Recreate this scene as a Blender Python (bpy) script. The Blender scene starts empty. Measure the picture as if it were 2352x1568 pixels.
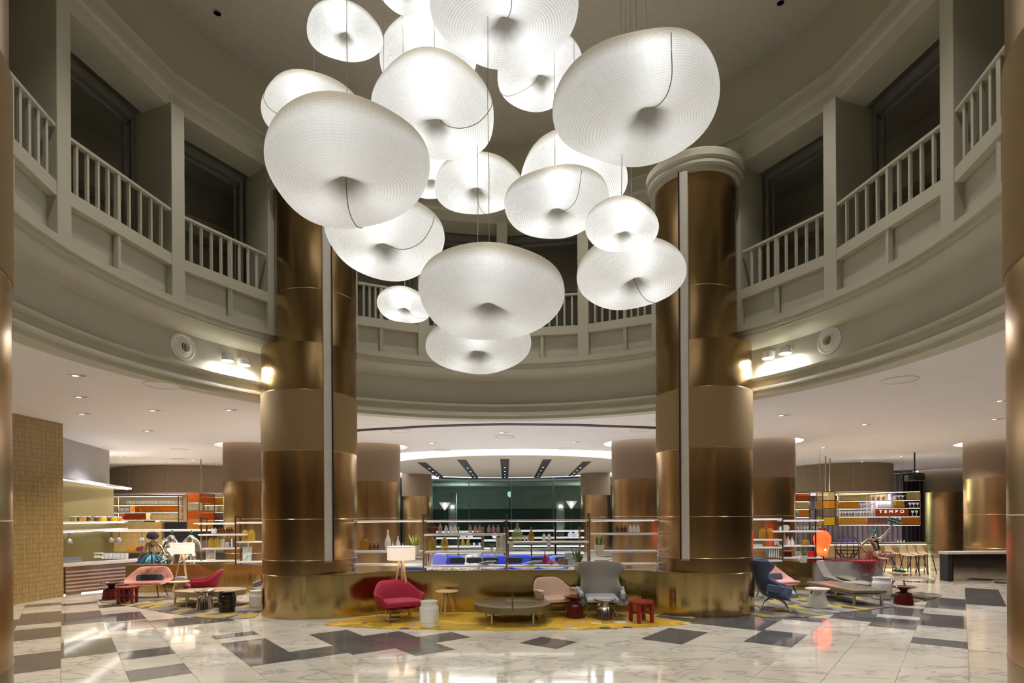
import bpy, bmesh, math, random
from math import sin, cos, pi, atan2, radians, sqrt, hypot
from mathutils import Vector, Matrix
random.seed(7)
S = bpy.context.scene
COL = S.collection
FOC, EYE = 1340.0, 2.1

# ---------------------------------------------------------------- camera, world, big lights, exposure
cd = bpy.data.cameras.new('camera'); cam = bpy.data.objects.new('camera', cd); COL.objects.link(cam)
cd.sensor_width = 36; cd.lens = 36*FOC/2352; cd.shift_y = (1189-784)/2352
cd.clip_start = .05; cd.clip_end = 400
cam.location = (0, 0, EYE); cam.rotation_euler = (pi/2, math.atan(.006), 0)
S.camera = cam
S.view_settings.view_transform = 'Standard'; S.view_settings.look = 'None'
S.view_settings.gamma = 1; S.view_settings.use_curve_mapping = False
S.view_settings.exposure = 1.0
W = bpy.data.worlds.new('night'); S.world = W; W.use_nodes = True
W.node_tree.nodes['Background'].inputs[0].default_value = (.02, .035, .06, 1)
W.node_tree.nodes['Background'].inputs[1].default_value = .25

def lamp(kind, name, loc, power, col=(1, 1, 1), rot=(0, 0, 0), **kw):
    l = bpy.data.lights.new(name, kind); l.energy = power; l.color = col
    for k, v in kw.items(): setattr(l, k, v)
    o = bpy.data.objects.new(name, l); o.location = loc; o.rotation_euler = rot; COL.objects.link(o)
    return o
WARM = (1, .86, .72); COOL = (.86, .91, 1)
def down(x, y, p, col=WARM, z=4.72, ang=125, r=.06):
    return lamp('SPOT', 'downlight_beam', (x, y, z), p, col, spot_size=radians(ang), spot_blend=.7, shadow_soft_size=r)
for (x, y, p, c) in [(-6.9, 15.5, 210, WARM), (-9.5, 14.0, 210, WARM), (-10.5, 17.5, 230, WARM), (-8, 19, 230, WARM), (-13.5, 20.5, 260, COOL),
                     (-2.6, 14.6, 140, WARM), (2.4, 14.6, 140, WARM), (0, 17.5, 260, COOL), (-4.5, 17.5, 190, COOL), (4.5, 17.5, 190, COOL),
                     (0, 20.5, 220, COOL), (6.8, 15.3, 190, COOL), (9.0, 13.6, 190, COOL), (9.6, 17.5, 230, WARM), (13, 17, 250, WARM),
                     (15.5, 21, 300, WARM), (13.5, 24, 300, WARM), (-15, 24.5, 320, WARM), (-17, 23, 300, WARM), (9.5, 9, 160, WARM), (-9.5, 9, 160, WARM),
                     (-3, 27, 330, COOL), (3, 27, 330, COOL), (0, 33, 420, COOL), (20, 27, 300, WARM), (-11, 25, 250, WARM), (9, 25, 250, WARM)]:
    down(x, y, p, c)

for k in range(8):      # downlights recessed in the rotunda ceiling
    a_ = radians(22.5+45*k); down(-.13+4.6*sin(a_), 8.9+4.6*cos(a_), 230, (1, .95, .86), 12.38, 84, .08)

for x, y, tx_, ty_ in ((-2.6, .6, 34, -4), (2.6, .6, 34, 4), (-5.2, 3.2, 30, 18), (5.2, 3.2, 30, -18)):      # tilted ceiling spots behind the camera
    o = down(x, y, 260, (1, .93, .84), 4.7, 80, .1); o.rotation_euler = (radians(tx_+8), 0, radians(-ty_))

# ---------------------------------------------------------------- pixel -> world helpers (photo frame 2352x1568)
def hor(x): return 1189-(x-1176)*.006
def at(x, y, Y):                    # the point at depth Y seen at pixel (x, y)
    return Vector(((x+(y-1189)*.006-1176)/FOC*Y, Y, EYE+(hor(x)-y)/FOC*Y))
def fl(x, y, z=0):                  # the point at height z seen at pixel (x, y)
    Y = (EYE-z)*FOC/(y-hor(x)); return Vector(((x+(y-1189)*.006-1176)/FOC*Y, Y, z))

# ---------------------------------------------------------------- materials
MATS = {}
def mat(name, col=(.8, .8, .8), rough=.5, metal=0., noise=0, nscale=8, stretch=(1, 1, 1), bump=0, bscale=60, coord='Object', **kw):
    if name in MATS: return MATS[name]
    m = bpy.data.materials.new(name); m.use_nodes = True; MATS[name] = m
    nt = m.node_tree; N = nt.nodes; L = nt.links; b = N['Principled BSDF']
    b.inputs['Base Color'].default_value = (*col, 1); b.inputs['Roughness'].default_value = rough; b.inputs['Metallic'].default_value = metal
    for k, v in kw.items(): b.inputs[k.replace('_', ' ')].default_value = v
    tc = N.new('ShaderNodeTexCoord'); mp = N.new('ShaderNodeMapping'); mp.inputs['Scale'].default_value = stretch
    L.new(tc.outputs[coord], mp.inputs[0])
    n = N.new('ShaderNodeTexNoise'); n.inputs['Scale'].default_value = nscale; n.inputs['Detail'].default_value = 4
    L.new(mp.outputs[0], n.inputs[0])
    amt = noise if noise else .04
    rmp = N.new('ShaderNodeMapRange'); rmp.inputs[1].default_value = .3; rmp.inputs[2].default_value = .7
    rmp.inputs[3].default_value = 1-amt; rmp.inputs[4].default_value = 1+amt; L.new(n.outputs[0], rmp.inputs[0])
    mx = N.new('ShaderNodeVectorMath'); mx.operation = 'SCALE'; mx.inputs[0].default_value = col
    L.new(rmp.outputs[0], mx.inputs['Scale']); L.new(mx.outputs[0], b.inputs['Base Color'])
    if bump:
        n2 = N.new('ShaderNodeTexNoise'); n2.inputs['Scale'].default_value = bscale; n2.inputs['Detail'].default_value = 2; L.new(mp.outputs[0], n2.inputs[0])
        bp = N.new('ShaderNodeBump'); bp.inputs['Strength'].default_value = bump; bp.inputs['Distance'].default_value = .01
        L.new(n2.outputs[0], bp.inputs['Height']); L.new(bp.outputs[0], b.inputs['Normal'])
    return m
def emis(name, col, st):
    if name in MATS: return MATS[name]
    return mat(name, (.8, .8, .8), .5, Emission_Color=(*col, 1), Emission_Strength=st)
def glass(name, col, rough=.03, alpha=.35):     # thin coloured glass: tinted transparency under a glossy coat
    if name in MATS: return MATS[name]
    m = bpy.data.materials.new(name); m.use_nodes = True; MATS[name] = m
    nt = m.node_tree; N = nt.nodes; L = nt.links; b = N['Principled BSDF']; out = N['Material Output']
    b.inputs['Base Color'].default_value = (*col, 1); b.inputs['Roughness'].default_value = rough; b.inputs['Specular IOR Level'].default_value = .8
    t = N.new('ShaderNodeBsdfTransparent'); t.inputs[0].default_value = (*[min(1, c*.75+.25) for c in col], 1)
    mx = N.new('ShaderNodeMixShader'); mx.inputs[0].default_value = alpha
    L.new(t.outputs[0], mx.inputs[1]); L.new(b.outputs[0], mx.inputs[2]); L.new(mx.outputs[0], out.inputs[0])
    return m

M_brass = mat('brushed_brass', (.60, .40, .20), .27, 1, noise=.10, nscale=3, stretch=(1, 1, .25), bump=.04, bscale=3, Anisotropic=.65)
M_bronze = mat('dark_brushed_bronze', (.40, .265, .125), .25, 1, noise=.12, nscale=3, stretch=(1, 1, .25), Anisotropic=.6)
M_plinth = mat('polished_brass', (.58, .43, .21), .17, 1, noise=.05, nscale=2)
M_parapet = mat('polished_bronze_panel', (.52, .40, .17), .16, 1, noise=.06, nscale=1.5, bump=.03, bscale=2)
M_band = mat('tan_wall_fabric', (.27, .18, .078), .85, noise=.05, nscale=200, bump=.2, bscale=300)
M_bandfar = mat('taupe_wall_fabric', (.22, .155, .10), .85, noise=.05, nscale=200)
M_seam = mat('seam_metal', (.62, .48, .30), .25, 1)
M_gyp = mat('warm_grey_painted_plaster', (.50, .485, .40), .7, noise=.02, nscale=2)
M_gyp2 = mat('greenish_upper_wall_paint', (.58, .55, .43), .8, noise=.02, nscale=1)
M_ceil = mat('upper_ceiling_paint', (.62, .59, .54), .85)
M_white = mat('white_ceiling_paint', (.80, .77, .77), .8, noise=.015, nscale=1)
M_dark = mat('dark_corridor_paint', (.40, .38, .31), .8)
M_black = mat('black_metal', (.012, .012, .014), .4)
M_slot = mat('black_ceiling_slot', (.01, .01, .015), .6)
M_cove = emis('cove_light', (.93, .95, 1), 1.6)
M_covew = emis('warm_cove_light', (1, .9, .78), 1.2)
M_led = emis('led_strip', (1, .97, .95), 9.0)
M_shelf = mat('white_lacquer_shelf', (.80, .77, .74), .35)
M_rod = mat('antique_brass_rod', (.42, .30, .2), .25, 1)
M_wood = mat('pale_oak', (.62, .44, .25), .5, noise=.15, nscale=6, stretch=(1, 1, .1))
M_chrome = mat('polished_chrome', (.85, .85, .86), .08, 1)
M_silver = mat('hammered_aluminium', (.72, .70, .68), .14, 1, bump=.1, bscale=20)
M_wceramic = mat('white_glazed_ceramic', (.80, .79, .74), .12)
M_bceramic = mat('black_glazed_ceramic', (.014, .014, .014), .1)
M_oxblood = mat('oxblood_glazed_ceramic', (.11, .015, .013), .12)
M_redlac = mat('red_lacquer', (.28, .012, .014), .25)
M_magenta = mat('crimson_wool_felt', (.33, .014, .05), .85, noise=.08, nscale=60, bump=.15, bscale=200)
M_pink = mat('rose_pink_upholstery', (.60, .29, .25), .8, noise=.05, nscale=60)
M_pale = mat('pale_blush_upholstery', (.66, .47, .37), .8, noise=.05, nscale=60)
M_grey = mat('taupe_grey_upholstery', (.27, .25, .225), .8, noise=.05, nscale=60)
M_ltgrey = mat('light_blue_grey_fabric', (.40, .43, .50), .85, noise=.05, nscale=60)
M_blue = mat('slate_blue_upholstery', (.10, .135, .24), .8, noise=.05, nscale=60)
M_pillow = mat('charcoal_blue_cushion', (.06, .075, .11), .85)
M_leather = mat('bronze_leather', (.20, .165, .11), .28, noise=.1, nscale=10, bump=.15, bscale=12)
M_tabmetal = mat('patinated_brass_sheet', (.23, .185, .11), .3, .6, noise=.1, nscale=3)
M_satin = mat('satin_nickel_leg', (.55, .50, .42), .3, 1)
M_shade = None

# ---------------------------------------------------------------- mesh builder
class MB:
    def __init__(s): s.v = []; s.f = []; s.mi = []; s.uv = None
    def add(s, vs, fs, mi=0):
        o = len(s.v); s.v += [tuple(p) for p in vs]; s.f += [tuple(i+o for i in f) for f in fs]; s.mi += [mi]*len(fs); return s
    def box(s, c, d, rz=0, mi=0, rx=0, ry=0):
        R = Matrix.Rotation(rz, 3, 'Z') @ Matrix.Rotation(ry, 3, 'Y') @ Matrix.Rotation(rx, 3, 'X'); c = Vector(c)
        vs = [c+R @ Vector((i*d[0]/2, j*d[1]/2, k*d[2]/2)) for i in (-1, 1) for j in (-1, 1) for k in (-1, 1)]
        return s.add(vs, [(0, 1, 3, 2), (4, 6, 7, 5), (0, 4, 5, 1), (2, 3, 7, 6), (0, 2, 6, 4), (1, 5, 7, 3)], mi)
    def lathe(s, prof, n=32, c=(0, 0, 0), a0=0, a1=2*pi, mi=0, cap=True, squash=1):
        full = abs(a1-a0-2*pi) < 1e-6; m = n if full else n+1; vs = []
        for k in range(m):
            a = a0+(a1-a0)*k/n
            for (r, z) in prof: vs.append((c[0]+r*cos(a), c[1]+r*squash*sin(a), c[2]+z))
        P = len(prof); fs = []
        for k in range(n):
            k2 = (k+1) % m
            for j in range(P-1):
                if prof[j][0] == 0 and prof[j+1][0] == 0: continue
                fs.append((k*P+j, k2*P+j, k2*P+j+1, k*P+j+1))
        if cap and full:
            if prof[0][0] > 1e-4: fs.append(tuple(k*P for k in reversed(range(m))))
            if prof[-1][0] > 1e-4: fs.append(tuple(k*P+P-1 for k in range(m)))
        return s.add(vs, fs, mi)
    def tube(s, pts, r, n=8, mi=0, closed=False):
        pts = [Vector(p) for p in pts]; rr = r if isinstance(r, (list, tuple)) else [r]*len(pts)
        vs = []; K = len(pts)
        for i, p in enumerate(pts):
            a = pts[(i-1) % K] if (closed or i) else p; b = pts[(i+1) % K] if (closed or i < K-1) else p
            t = (b-a).normalized(); u = t.cross(Vector((0, 0, 1)))
            if u.length < 1e-3: u = t.cross(Vector((0, 1, 0)))
            u.normalize(); w = t.cross(u)
            for k in range(n):
                q = 2*pi*k/n; vs.append(p+(u*cos(q)+w*sin(q))*rr[i])
        fs = []
        for i in range(K if closed else K-1):
            j = (i+1) % K
            for k in range(n): fs.append((i*n+k, i*n+(k+1) % n, j*n+(k+1) % n, j*n+k))
        if not closed: fs += [tuple(range(n)), tuple(reversed(range((K-1)*n, K*n)))]
        return s.add(vs, fs, mi)
    def bar(s, a, b, w, h=None, mi=0):        # square section bar between two points
        a = Vector(a); b = Vector(b); t = (b-a).normalized(); u = t.cross(Vector((0, 0, 1)))
        if u.length < 1e-3: u = Vector((1, 0, 0))
        u.normalize(); q = u.cross(t); h = h or w
        vs = [p+u*i*w/2+q*j*h/2 for p in (a, b) for (i, j) in ((-1, -1), (1, -1), (1, 1), (-1, 1))]
        return s.add(vs, [(0, 1, 2, 3), (7, 6, 5, 4), (0, 4, 5, 1), (1, 5, 6, 2), (2, 6, 7, 3), (3, 7, 4, 0)], mi)
    def prism(s, poly, z0, z1, mi=0):
        n = len(poly); vs = [(p[0], p[1], z0) for p in poly]+[(p[0], p[1], z1) for p in poly]
        fs = [tuple(reversed(range(n))), tuple(range(n, 2*n))]+[(i, (i+1) % n, n+(i+1) % n, n+i) for i in range(n)]
        return s.add(vs, fs, mi)
    def strip(s, pts, z0, z1, th, mi=0):      # wall of thickness th along an open plan line
        n = len(pts); P = [Vector((p[0], p[1], 0)) for p in pts]; off = []
        for i in range(n):
            t = (P[min(i+1, n-1)]-P[max(i-1, 0)]).normalized(); off.append(Vector((-t.y, t.x, 0))*th)
        poly = P+[P[i]+off[i] for i in reversed(range(n))]
        for i in range(n-1):
            q = [P[i], P[i+1], P[i+1]+off[i+1], P[i]+off[i]]
            vs = [(p.x, p.y, z0) for p in q]+[(p.x, p.y, z1) for p in q]
            fs = [(3, 2, 1, 0), (4, 5, 6, 7), (0, 1, 5, 4), (2, 3, 7, 6)]
            if i == 0: fs.append((3, 0, 4, 7))
            if i == n-2: fs.append((1, 2, 6, 5))
            s.add(vs, fs, mi)
        return s
    def build(s, name, m, parent=None, smooth=False, bevel=0, weld=False):
        me = bpy.data.meshes.new(name); me.from_pydata(s.v, [], s.f)
        for x in (m if isinstance(m, (list, tuple)) else [m]): me.materials.append(x)
        me.polygons.foreach_set('material_index', s.mi)
        if weld:
            b = bmesh.new(); b.from_mesh(me); bmesh.ops.remove_doubles(b, verts=b.verts, dist=1e-5); bmesh.ops.recalc_face_normals(b, faces=b.faces); b.to_mesh(me); b.free()
        if smooth:
            me.polygons.foreach_set('use_smooth', [True]*len(me.polygons))
            me.set_sharp_from_angle(angle=radians(40))
        me.update(); o = bpy.data.objects.new(name, me); COL.objects.link(o)
        if parent: o.parent = parent
        if bevel:
            bm_ = o.modifiers.new('bevel', 'BEVEL'); bm_.width = bevel; bm_.segments = 2; bm_.limit_method = 'ANGLE'
        return o
def tag(o, label=None, cat=None, group=None, kind=None):
    for k, v in (('label', label), ('category', cat), ('group', group), ('kind', kind)):
        if v: o[k] = v
    return o
def thing(name, loc, label, cat, group=None, rz=0):
    o = bpy.data.objects.new(name, None); o.empty_display_size = .1; COL.objects.link(o)
    o.location = loc; o.rotation_euler = (0, 0, rz); return tag(o, label, cat, group)
def copy_tree(o, loc=None, rz=None, label=None, group=None, parent=None, scale=None, cat=None):
    c = o.copy(); COL.objects.link(c)
    if parent: c.parent = parent
    if loc is not None: c.location = loc
    if rz is not None: c.rotation_euler = (0, 0, rz)
    if label: c['label'] = label
    if group: c['group'] = group
    elif not parent and 'group' in c: del c['group']
    if scale: c.scale = (scale,)*3 if not isinstance(scale, tuple) else scale
    for ch in list(o.children): copy_tree(ch, parent=c)
    return c
def st(o): o['kind'] = 'structure'; return o
def shell(name, rows, m, parent, th=.03, sub=2, closed=False):      # soft upholstered shell over a coarse control grid
    nr, nc = len(rows), len(rows[0]); mb = MB()
    fs = [(i*nc+j, i*nc+(j+1) % nc, (i+1)*nc+(j+1) % nc, (i+1)*nc+j) for i in range(nr-1) for j in range(nc if closed else nc-1)]
    mb.add([p for r in rows for p in r], fs)
    o = mb.build(name, m, parent, smooth=True)
    if th:
        so = o.modifiers.new('thick', 'SOLIDIFY'); so.thickness = th; so.offset = 0
    su = o.modifiers.new('soft', 'SUBSURF'); su.levels = sub; su.render_levels = sub
    return o
def cushion(name, c, d, m, parent, rx=0, rz=0, sub=2, ry=0):        # puffy block: cube with subdivision and creased middle
    mb = MB(); x, y, z = [q/2 for q in d]; R = Matrix.Rotation(rz, 3, 'Z') @ Matrix.Rotation(ry, 3, 'Y') @ Matrix.Rotation(rx, 3, 'X')
    xs = [-x, -x*.86, 0, x*.86, x]; ys = [-y, -y*.86, 0, y*.86, y]; zs = [-z, 0, z]
    idx = {}; vs = []
    for i in range(5):
        for j in range(5):
            for k in range(3):
                if 0 < i < 4 and 0 < j < 4 and k == 1: continue
                idx[i, j, k] = len(vs); e = 1 if (i in (0, 4) or j in (0, 4)) else 0
                vs.append(Vector(c)+R @ Vector((xs[i], ys[j], zs[k]*(.72 if e else 1))))
    fs = []
    for i in range(4):
        for j in range(4):
            fs.append((idx[i, j, 0], idx[i, j+1, 0], idx[i+1, j+1, 0], idx[i+1, j, 0])); fs.append((idx[i, j, 2], idx[i+1, j, 2], idx[i+1, j+1, 2], idx[i, j+1, 2]))
    for k in range(2):
        for i in range(4):
            fs.append((idx[i, 0, k], idx[i+1, 0, k], idx[i+1, 0, k+1], idx[i, 0, k+1])); fs.append((idx[i, 4, k], idx[i, 4, k+1], idx[i+1, 4, k+1], idx[i+1, 4, k]))
            fs.append((idx[0, i, k], idx[0, i, k+1], idx[0, i+1, k+1], idx[0, i+1, k])); fs.append((idx[4, i, k], idx[4, i+1, k], idx[4, i+1, k+1], idx[4, i, k+1]))
    mb.add(vs, fs); o = mb.build(name, m, parent, smooth=True)
    su = o.modifiers.new('soft', 'SUBSURF'); su.levels = sub; su.render_levels = sub
    return o
def skin(name, pts, edges, m, parent=None, sub=2):                    # one continuous skinned body: pts = [(x,y,z,r)], first is the root
    me = bpy.data.meshes.new(name); me.from_pydata([p[:3] for p in pts], edges, []); me.materials.append(m)
    o = bpy.data.objects.new(name, me); COL.objects.link(o)
    if parent: o.parent = parent
    o.modifiers.new('skin', 'SKIN').use_smooth_shade = True
    if not me.skin_vertices: me.skin_vertices.add() if hasattr(me.skin_vertices, 'add') else None
    if not me.skin_vertices:
        b = bmesh.new(); b.from_mesh(me); b.verts.layers.skin.verify(); b.to_mesh(me); b.free()
    sv = me.skin_vertices[0].data
    for i, p in enumerate(pts):
        r = p[3] if not isinstance(p[3], tuple) else p[3]
        sv[i].radius = r if isinstance(r, tuple) else (r, r)
    sv[0].use_root = True
    su = o.modifiers.new('soft', 'SUBSURF'); su.levels = sub; su.render_levels = sub
    return o
# ================================================================ SETTING
CX, CY = -.13, 8.9
def ring(R, a, z=0): return Vector((CX+R*sin(a), CY+R*cos(a), z))     # a measured from straight ahead, clockwise

# floor: marble laid in strips running 37.6 degrees off the axis, mirrored about a centre joint
def marble(name, base, vein, vs, ca):
    m = bpy.data.materials.new(name); m.use_nodes = True; nt = m.node_tree; N = nt.nodes; L = nt.links; b = N['Principled BSDF']
    tc = N.new('ShaderNodeTexCoord'); at_ = N.new('ShaderNodeAttribute'); at_.attribute_name = 'tile_shift'; at_.attribute_type = 'GEOMETRY'
    ad = N.new('ShaderNodeVectorMath'); ad.operation = 'ADD'; L.new(tc.outputs['Object'], ad.inputs[0]); L.new(at_.outputs['Vector'], ad.inputs[1])
    mp = N.new('ShaderNodeMapping'); mp.inputs['Scale'].default_value = (.9, 2.2, 1); L.new(ad.outputs[0], mp.inputs[0])
    n = N.new('ShaderNodeTexNoise'); n.inputs['Scale'].default_value = .75; n.inputs['Detail'].default_value = 8; n.inputs['Roughness'].default_value = .58; n.inputs['Distortion'].default_value = .9; L.new(mp.outputs[0], n.inputs[0])
    r = N.new('ShaderNodeValToRGB'); e = r.color_ramp.elements; e[0].position = .478; e[0].color = (*base, 1); e[1].position = .522; e[1].color = (*base, 1)
    q = e.new(.50); q.color = (*vein, 1); L.new(n.outputs[0], r.inputs[0])
    n2 = N.new('ShaderNodeTexNoise'); n2.inputs['Scale'].default_value = .9; n2.inputs['Detail'].default_value = 6; L.new(mp.outputs[0], n2.inputs[0])
    r2 = N.new('ShaderNodeValToRGB'); r2.color_ramp.elements[0].color = (ca, ca, ca, 1); r2.color_ramp.elements[0].position = .35; r2.color_ramp.elements[1].color = (1, 1, 1, 1); r2.color_ramp.elements[1].position = .6
    L.new(n2.outputs[0], r2.inputs[0]); mm = N.new('ShaderNodeMixRGB'); mm.blend_type = 'MULTIPLY'; mm.inputs[0].default_value = 1
    L.new(r.outputs[0], mm.inputs[1]); L.new(r2.outputs[0], mm.inputs[2]); L.new(mm.outputs[0], b.inputs['Base Color'])
    b.inputs['Roughness'].default_value = .07; b.inputs['Specular IOR Level'].default_value = .6
    n3 = N.new('ShaderNodeTexNoise'); n3.inputs['Scale'].default_value = 1.3; n3.inputs['Detail'].default_value = 1; L.new(tc.outputs['Object'], n3.inputs[0])
    bp = N.new('ShaderNodeBump'); bp.inputs['Strength'].default_value = .05; bp.inputs['Distance'].default_value = .02; L.new(n3.outputs[0], bp.inputs['Height']); L.new(bp.outputs[0], b.inputs['Normal'])
    return m
M_mw = marble('white_veined_marble', (.80, .77, .68), (.50, .47, .41), 1, .88)
M_mg = marble('grey_marble', (.17, .165, .165), (.13, .125, .125), 1, .8)
M_joint = mat('tile_joint', (.22, .2, .17), .3)
sn, cs = sin(radians(37.6)), cos(radians(37.6))
def build_floor():
    mb = MB(); sh = []
    greyL = {-1: [(15.23, 17.11), (13.27, 14.59), (10.43, 11.86), (18.3, 18.9)], 0: [(14.67, 16.59), (11.14, 12.6), (18, 18.5)], 1: [(14.49, 15.79), (13.24, 14.37), (10.42, 11.08), (8.93, 9.64), (17, 17.6)],
             2: [(13.1, 14.2)], 3: [(8.8, 10.78), (13.07, 14.1), (11.2, 11.6)], 4: [(8.75, 9.4)], 5: [(8.57, 10.6)], 6: [(7.88, 9.85)], 7: [(8.52, 9.15)]}
    greyR = {-1: [(13.7, 15.4), (11.7, 12.32), (16.4, 18.5)], 0: [(13.03, 14.3), (14.75, 16.1), (17.5, 19)], 1: [(13.56, 15.9), (17.2, 19)], 2: [(10.2, 11.5), (12.9, 13.45), (15.2, 17)], 3: [(11.35, 13.1), (14.5, 15.5)], 4: [(9.39, 10.65), (11.35, 13.1)], 5: [(11.2, 11.9)], 6: [(7.9, 8.55), (9.93, 10.98)]}
    def clip(poly):            # keep X' >= 0
        out = []
        for i in range(len(poly)):
            p, q = poly[i], poly[(i+1) % len(poly)]
            if p[0] >= 0: out.append(p)
            if (p[0] >= 0) != (q[0] >= 0):
                t = p[0]/(p[0]-q[0]); out.append((0, p[1]+t*(q[1]-p[1])))
        return out
    for side, gs, b0, step in ((-1, greyL, -.07, .715), (1, greyR, -.57, .745)):
        for k in range(-34, 62):
            bt = b0-step*k; bb = bt-step; r = random.Random(k*31+side)
            cuts = sorted(gs.get(k, [])); a = -12+r.random()*.6; seq = []; lim = 52
            while a < lim:
                nx = a+r.choice([.65, 1.3, 1.3, 1.95]); g = False
                for (u, w) in cuts:
                    if a < u < nx+.25 and a < u-.01: nx = u; break
                    if abs(a-u) < .012: nx = w; g = True; break
                if not cuts or a > 19: g = g or (a > 14 and r.random() < .13)
                if a < 3.0 and r.random() < .2: g = True
                seq.append((a, nx, g)); a = nx
            for (u, w, g) in seq:
                J = .0022
                P = [(bt-J, u+J), (bt-J, w-J), (bb+J, w-J), (bb+J, u+J)]
                Q = [(b*cs+a_*sn, -b*sn+a_*cs) for b, a_ in P]
                Q = clip(Q)
                if len(Q) < 3: continue
                if max(q[1] for q in Q) < -9 or min(q[1] for q in Q) > 46 or min(q[0] for q in Q) > 34: continue
                vs = [(side*q[0]-.13, q[1], 0) for q in Q]
                if side > 0: vs.reverse()
                n0 = len(mb.f); mb.add(vs, [tuple(range(len(vs)))], 1 if g else 0); s_ = (r.random()*40, r.random()*40, r.random()*9); sh.append((s_, len(vs)))
    n = len(mb.f); mb.add([(-45, -12, -.004), (45, -12, -.004), (45, 50, -.004), (-45, 50, -.004)], [(0, 1, 2, 3)], 2); sh.append(((0, 0, 0), 4))
    mb.add([(-45, -12, -.2), (45, -12, -.2), (45, 50, -.2), (-45, 50, -.2)], [(3, 2, 1, 0)], 2); sh.append(((0, 0, 0), 4))
    o = mb.build('floor', [M_mw, M_mg, M_joint]); o['kind'] = 'structure'
    A = o.data.attributes.new('tile_shift', 'FLOAT_VECTOR', 'POINT'); buf = []
    for s_, c in sh: buf += list(s_)*c
    A.data.foreach_set('vector', buf)
build_floor()

# rotunda shell ------------------------------------------------------------------
def rring(prof, n=128, a0=0, a1=2*pi, closed_prof=False):
    mb = MB(); m = n+1; vs = []
    for k in range(m):
        a = a0+(a1-a0)*k/n
        for (R, z) in prof: vs.append(ring(R, a, z))
    P = len(prof); Q = P if closed_prof else P-1
    fs = [(k*P+j, k*P+(j+1) % P, (k+1)*P+(j+1) % P, (k+1)*P+j) for k in range(n) for j in range(Q)]
    mb.add(vs, fs); return mb
prof = [(7.06, 4.78), (6.93, 4.78), (6.93, 4.865), (6.86, 4.885), (6.86, 4.93), (6.89, 4.95), (6.93, 5.0), (6.93, 5.10), (6.84, 5.125), (6.82, 5.16), (6.99, 5.19), (6.99, 5.83),
        (6.93, 5.87), (6.86, 5.89), (6.76, 5.92), (6.67, 5.98), (6.63, 6.04), (6.60, 6.04), (6.60, 6.09), (6.555, 6.09), (6.555, 6.17), (6.50, 6.17), (6.50, 6.29), (6.72, 6.29), (6.9, 6.29), (7.3, 6.3), (7.3, 4.78)]
st(rring(prof, 160, closed_prof=True).build('trim_1', M_gyp, smooth=True))
# gallery floor and back, ceiling of the gallery
st(rring([(6.9, 6.24), (9.6, 6.24), (9.6, 10.6), (6.95, 10.6), (6.95, 10.4), (9.4, 10.4), (9.4, 6.3), (6.9, 6.3)], 96, closed_prof=True).build('wall_gallery', M_dark))
st(rring([(9.25, 8.9), (9.25, 9.3), (8.9, 9.3), (8.9, 8.9)], 96, closed_prof=True).build('trim_2', M_dark))
# upper wall and ceiling of the rotunda
st(rring([(6.86, 10.55), (7.05, 10.75), (7.3, 12.5), (7.55, 12.5), (7.3, 10.55)], 128, closed_prof=True).build('wall_rotunda', M_gyp2, smooth=True))
mb = MB(); n = 96; mb.add([ring(7.5, 2*pi*k/n, 12.45) for k in range(n)]+[ring(7.5, 2*pi*k/n, 12.7) for k in range(n)], [tuple(range(n)), tuple(reversed(range(n, 2*n)))]); st(mb.build('ceiling', M_ceil))

POSTS = [-134, -112, -91.2, -70.4, -52, -34.3, -18.9, -.8, 17.8, 33.9, 51.9, 70.7, 92.8, 113, 135]
MULL = {(-91.2, -70.4): -81.9, (-70.4, -52): -60.3, (-112, -91.2): -101, (-34.3, -18.9): -28.3, (-18.9, -.8): -9.8, (-.8, 17.8): 8.3, (17.8, 33.9): 27.2, (51.9, 70.7): 60, (70.7, 92.8): 82.3, (92.8, 113): 103}
SEGS = [(POSTS[i], POSTS[i+1]) for i in range(len(POSTS)-1) if (POSTS[i], POSTS[i+1]) not in ((-52, -34.3), (33.9, 51.9))]
# lower panel wall, straight from post to post
mb = MB(); mb2 = MB()
for a, b in SEGS:
    A, B = ring(6.74, radians(a)), ring(6.74, radians(b))
    mb.strip([(A.x, A.y), (B.x, B.y)], 6.27, 7.11, .12)
    A, B = ring(6.60, radians(a)), ring(6.60, radians(b)); mb2.strip([(A.x, A.y), (B.x, B.y)], 6.90, 7.115, .13)
    A, B = ring(6.62, radians(a)), ring(6.62, radians(b)); mb2.strip([(A.x, A.y), (B.x, B.y)], 6.27, 6.31, .13)
st(mb.build('wall_gallery_parapet', M_gyp)); st(mb2.build('trim_3', M_gyp))
# beam over the openings, faceted, with two mouldings
def faceted(prof, name, m):
    mb = MB(); segs = [(POSTS[i], POSTS[i+1]) for i in range(len(POSTS)-1)]; P = len(prof)
    for a, b in segs:
        vs = [ring(R, radians(t), z) for t in (a, b) for (R, z) in prof]
        mb.add(vs, [(j, (j+1) % P, P+(j+1) % P, P+j) for j in range(P)]+[tuple(range(P)), tuple(reversed(range(P, 2*P)))])
    return st(mb.build(name, m))
faceted([(6.68, 9.93), (6.68, 10.2), (6.62, 10.24), (6.62, 10.32), (6.72, 10.36), (6.72, 10.55), (6.66, 10.58), (6.66, 10.64), (6.9, 10.64), (7.35, 10.64), (7.35, 9.93)], 'trim_4', M_gyp)
# posts between openings (each its own)
for i, a in enumerate(POSTS):
    ar = radians(a); edge = a in (-52, -34.3, 33.9, 51.9)
    mb = MB(); w = .19 if not edge else .10; wr = .30 if not edge else .1
    c = ring(6.98, ar, (6.27+9.95)/2)
    mb.box(ring(7.04, ar, 8.11), (w*1.5, .96, 3.7), rz=-ar)
    st(mb.build('wall_gallery_post', M_gyp, bevel=.01))
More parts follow.
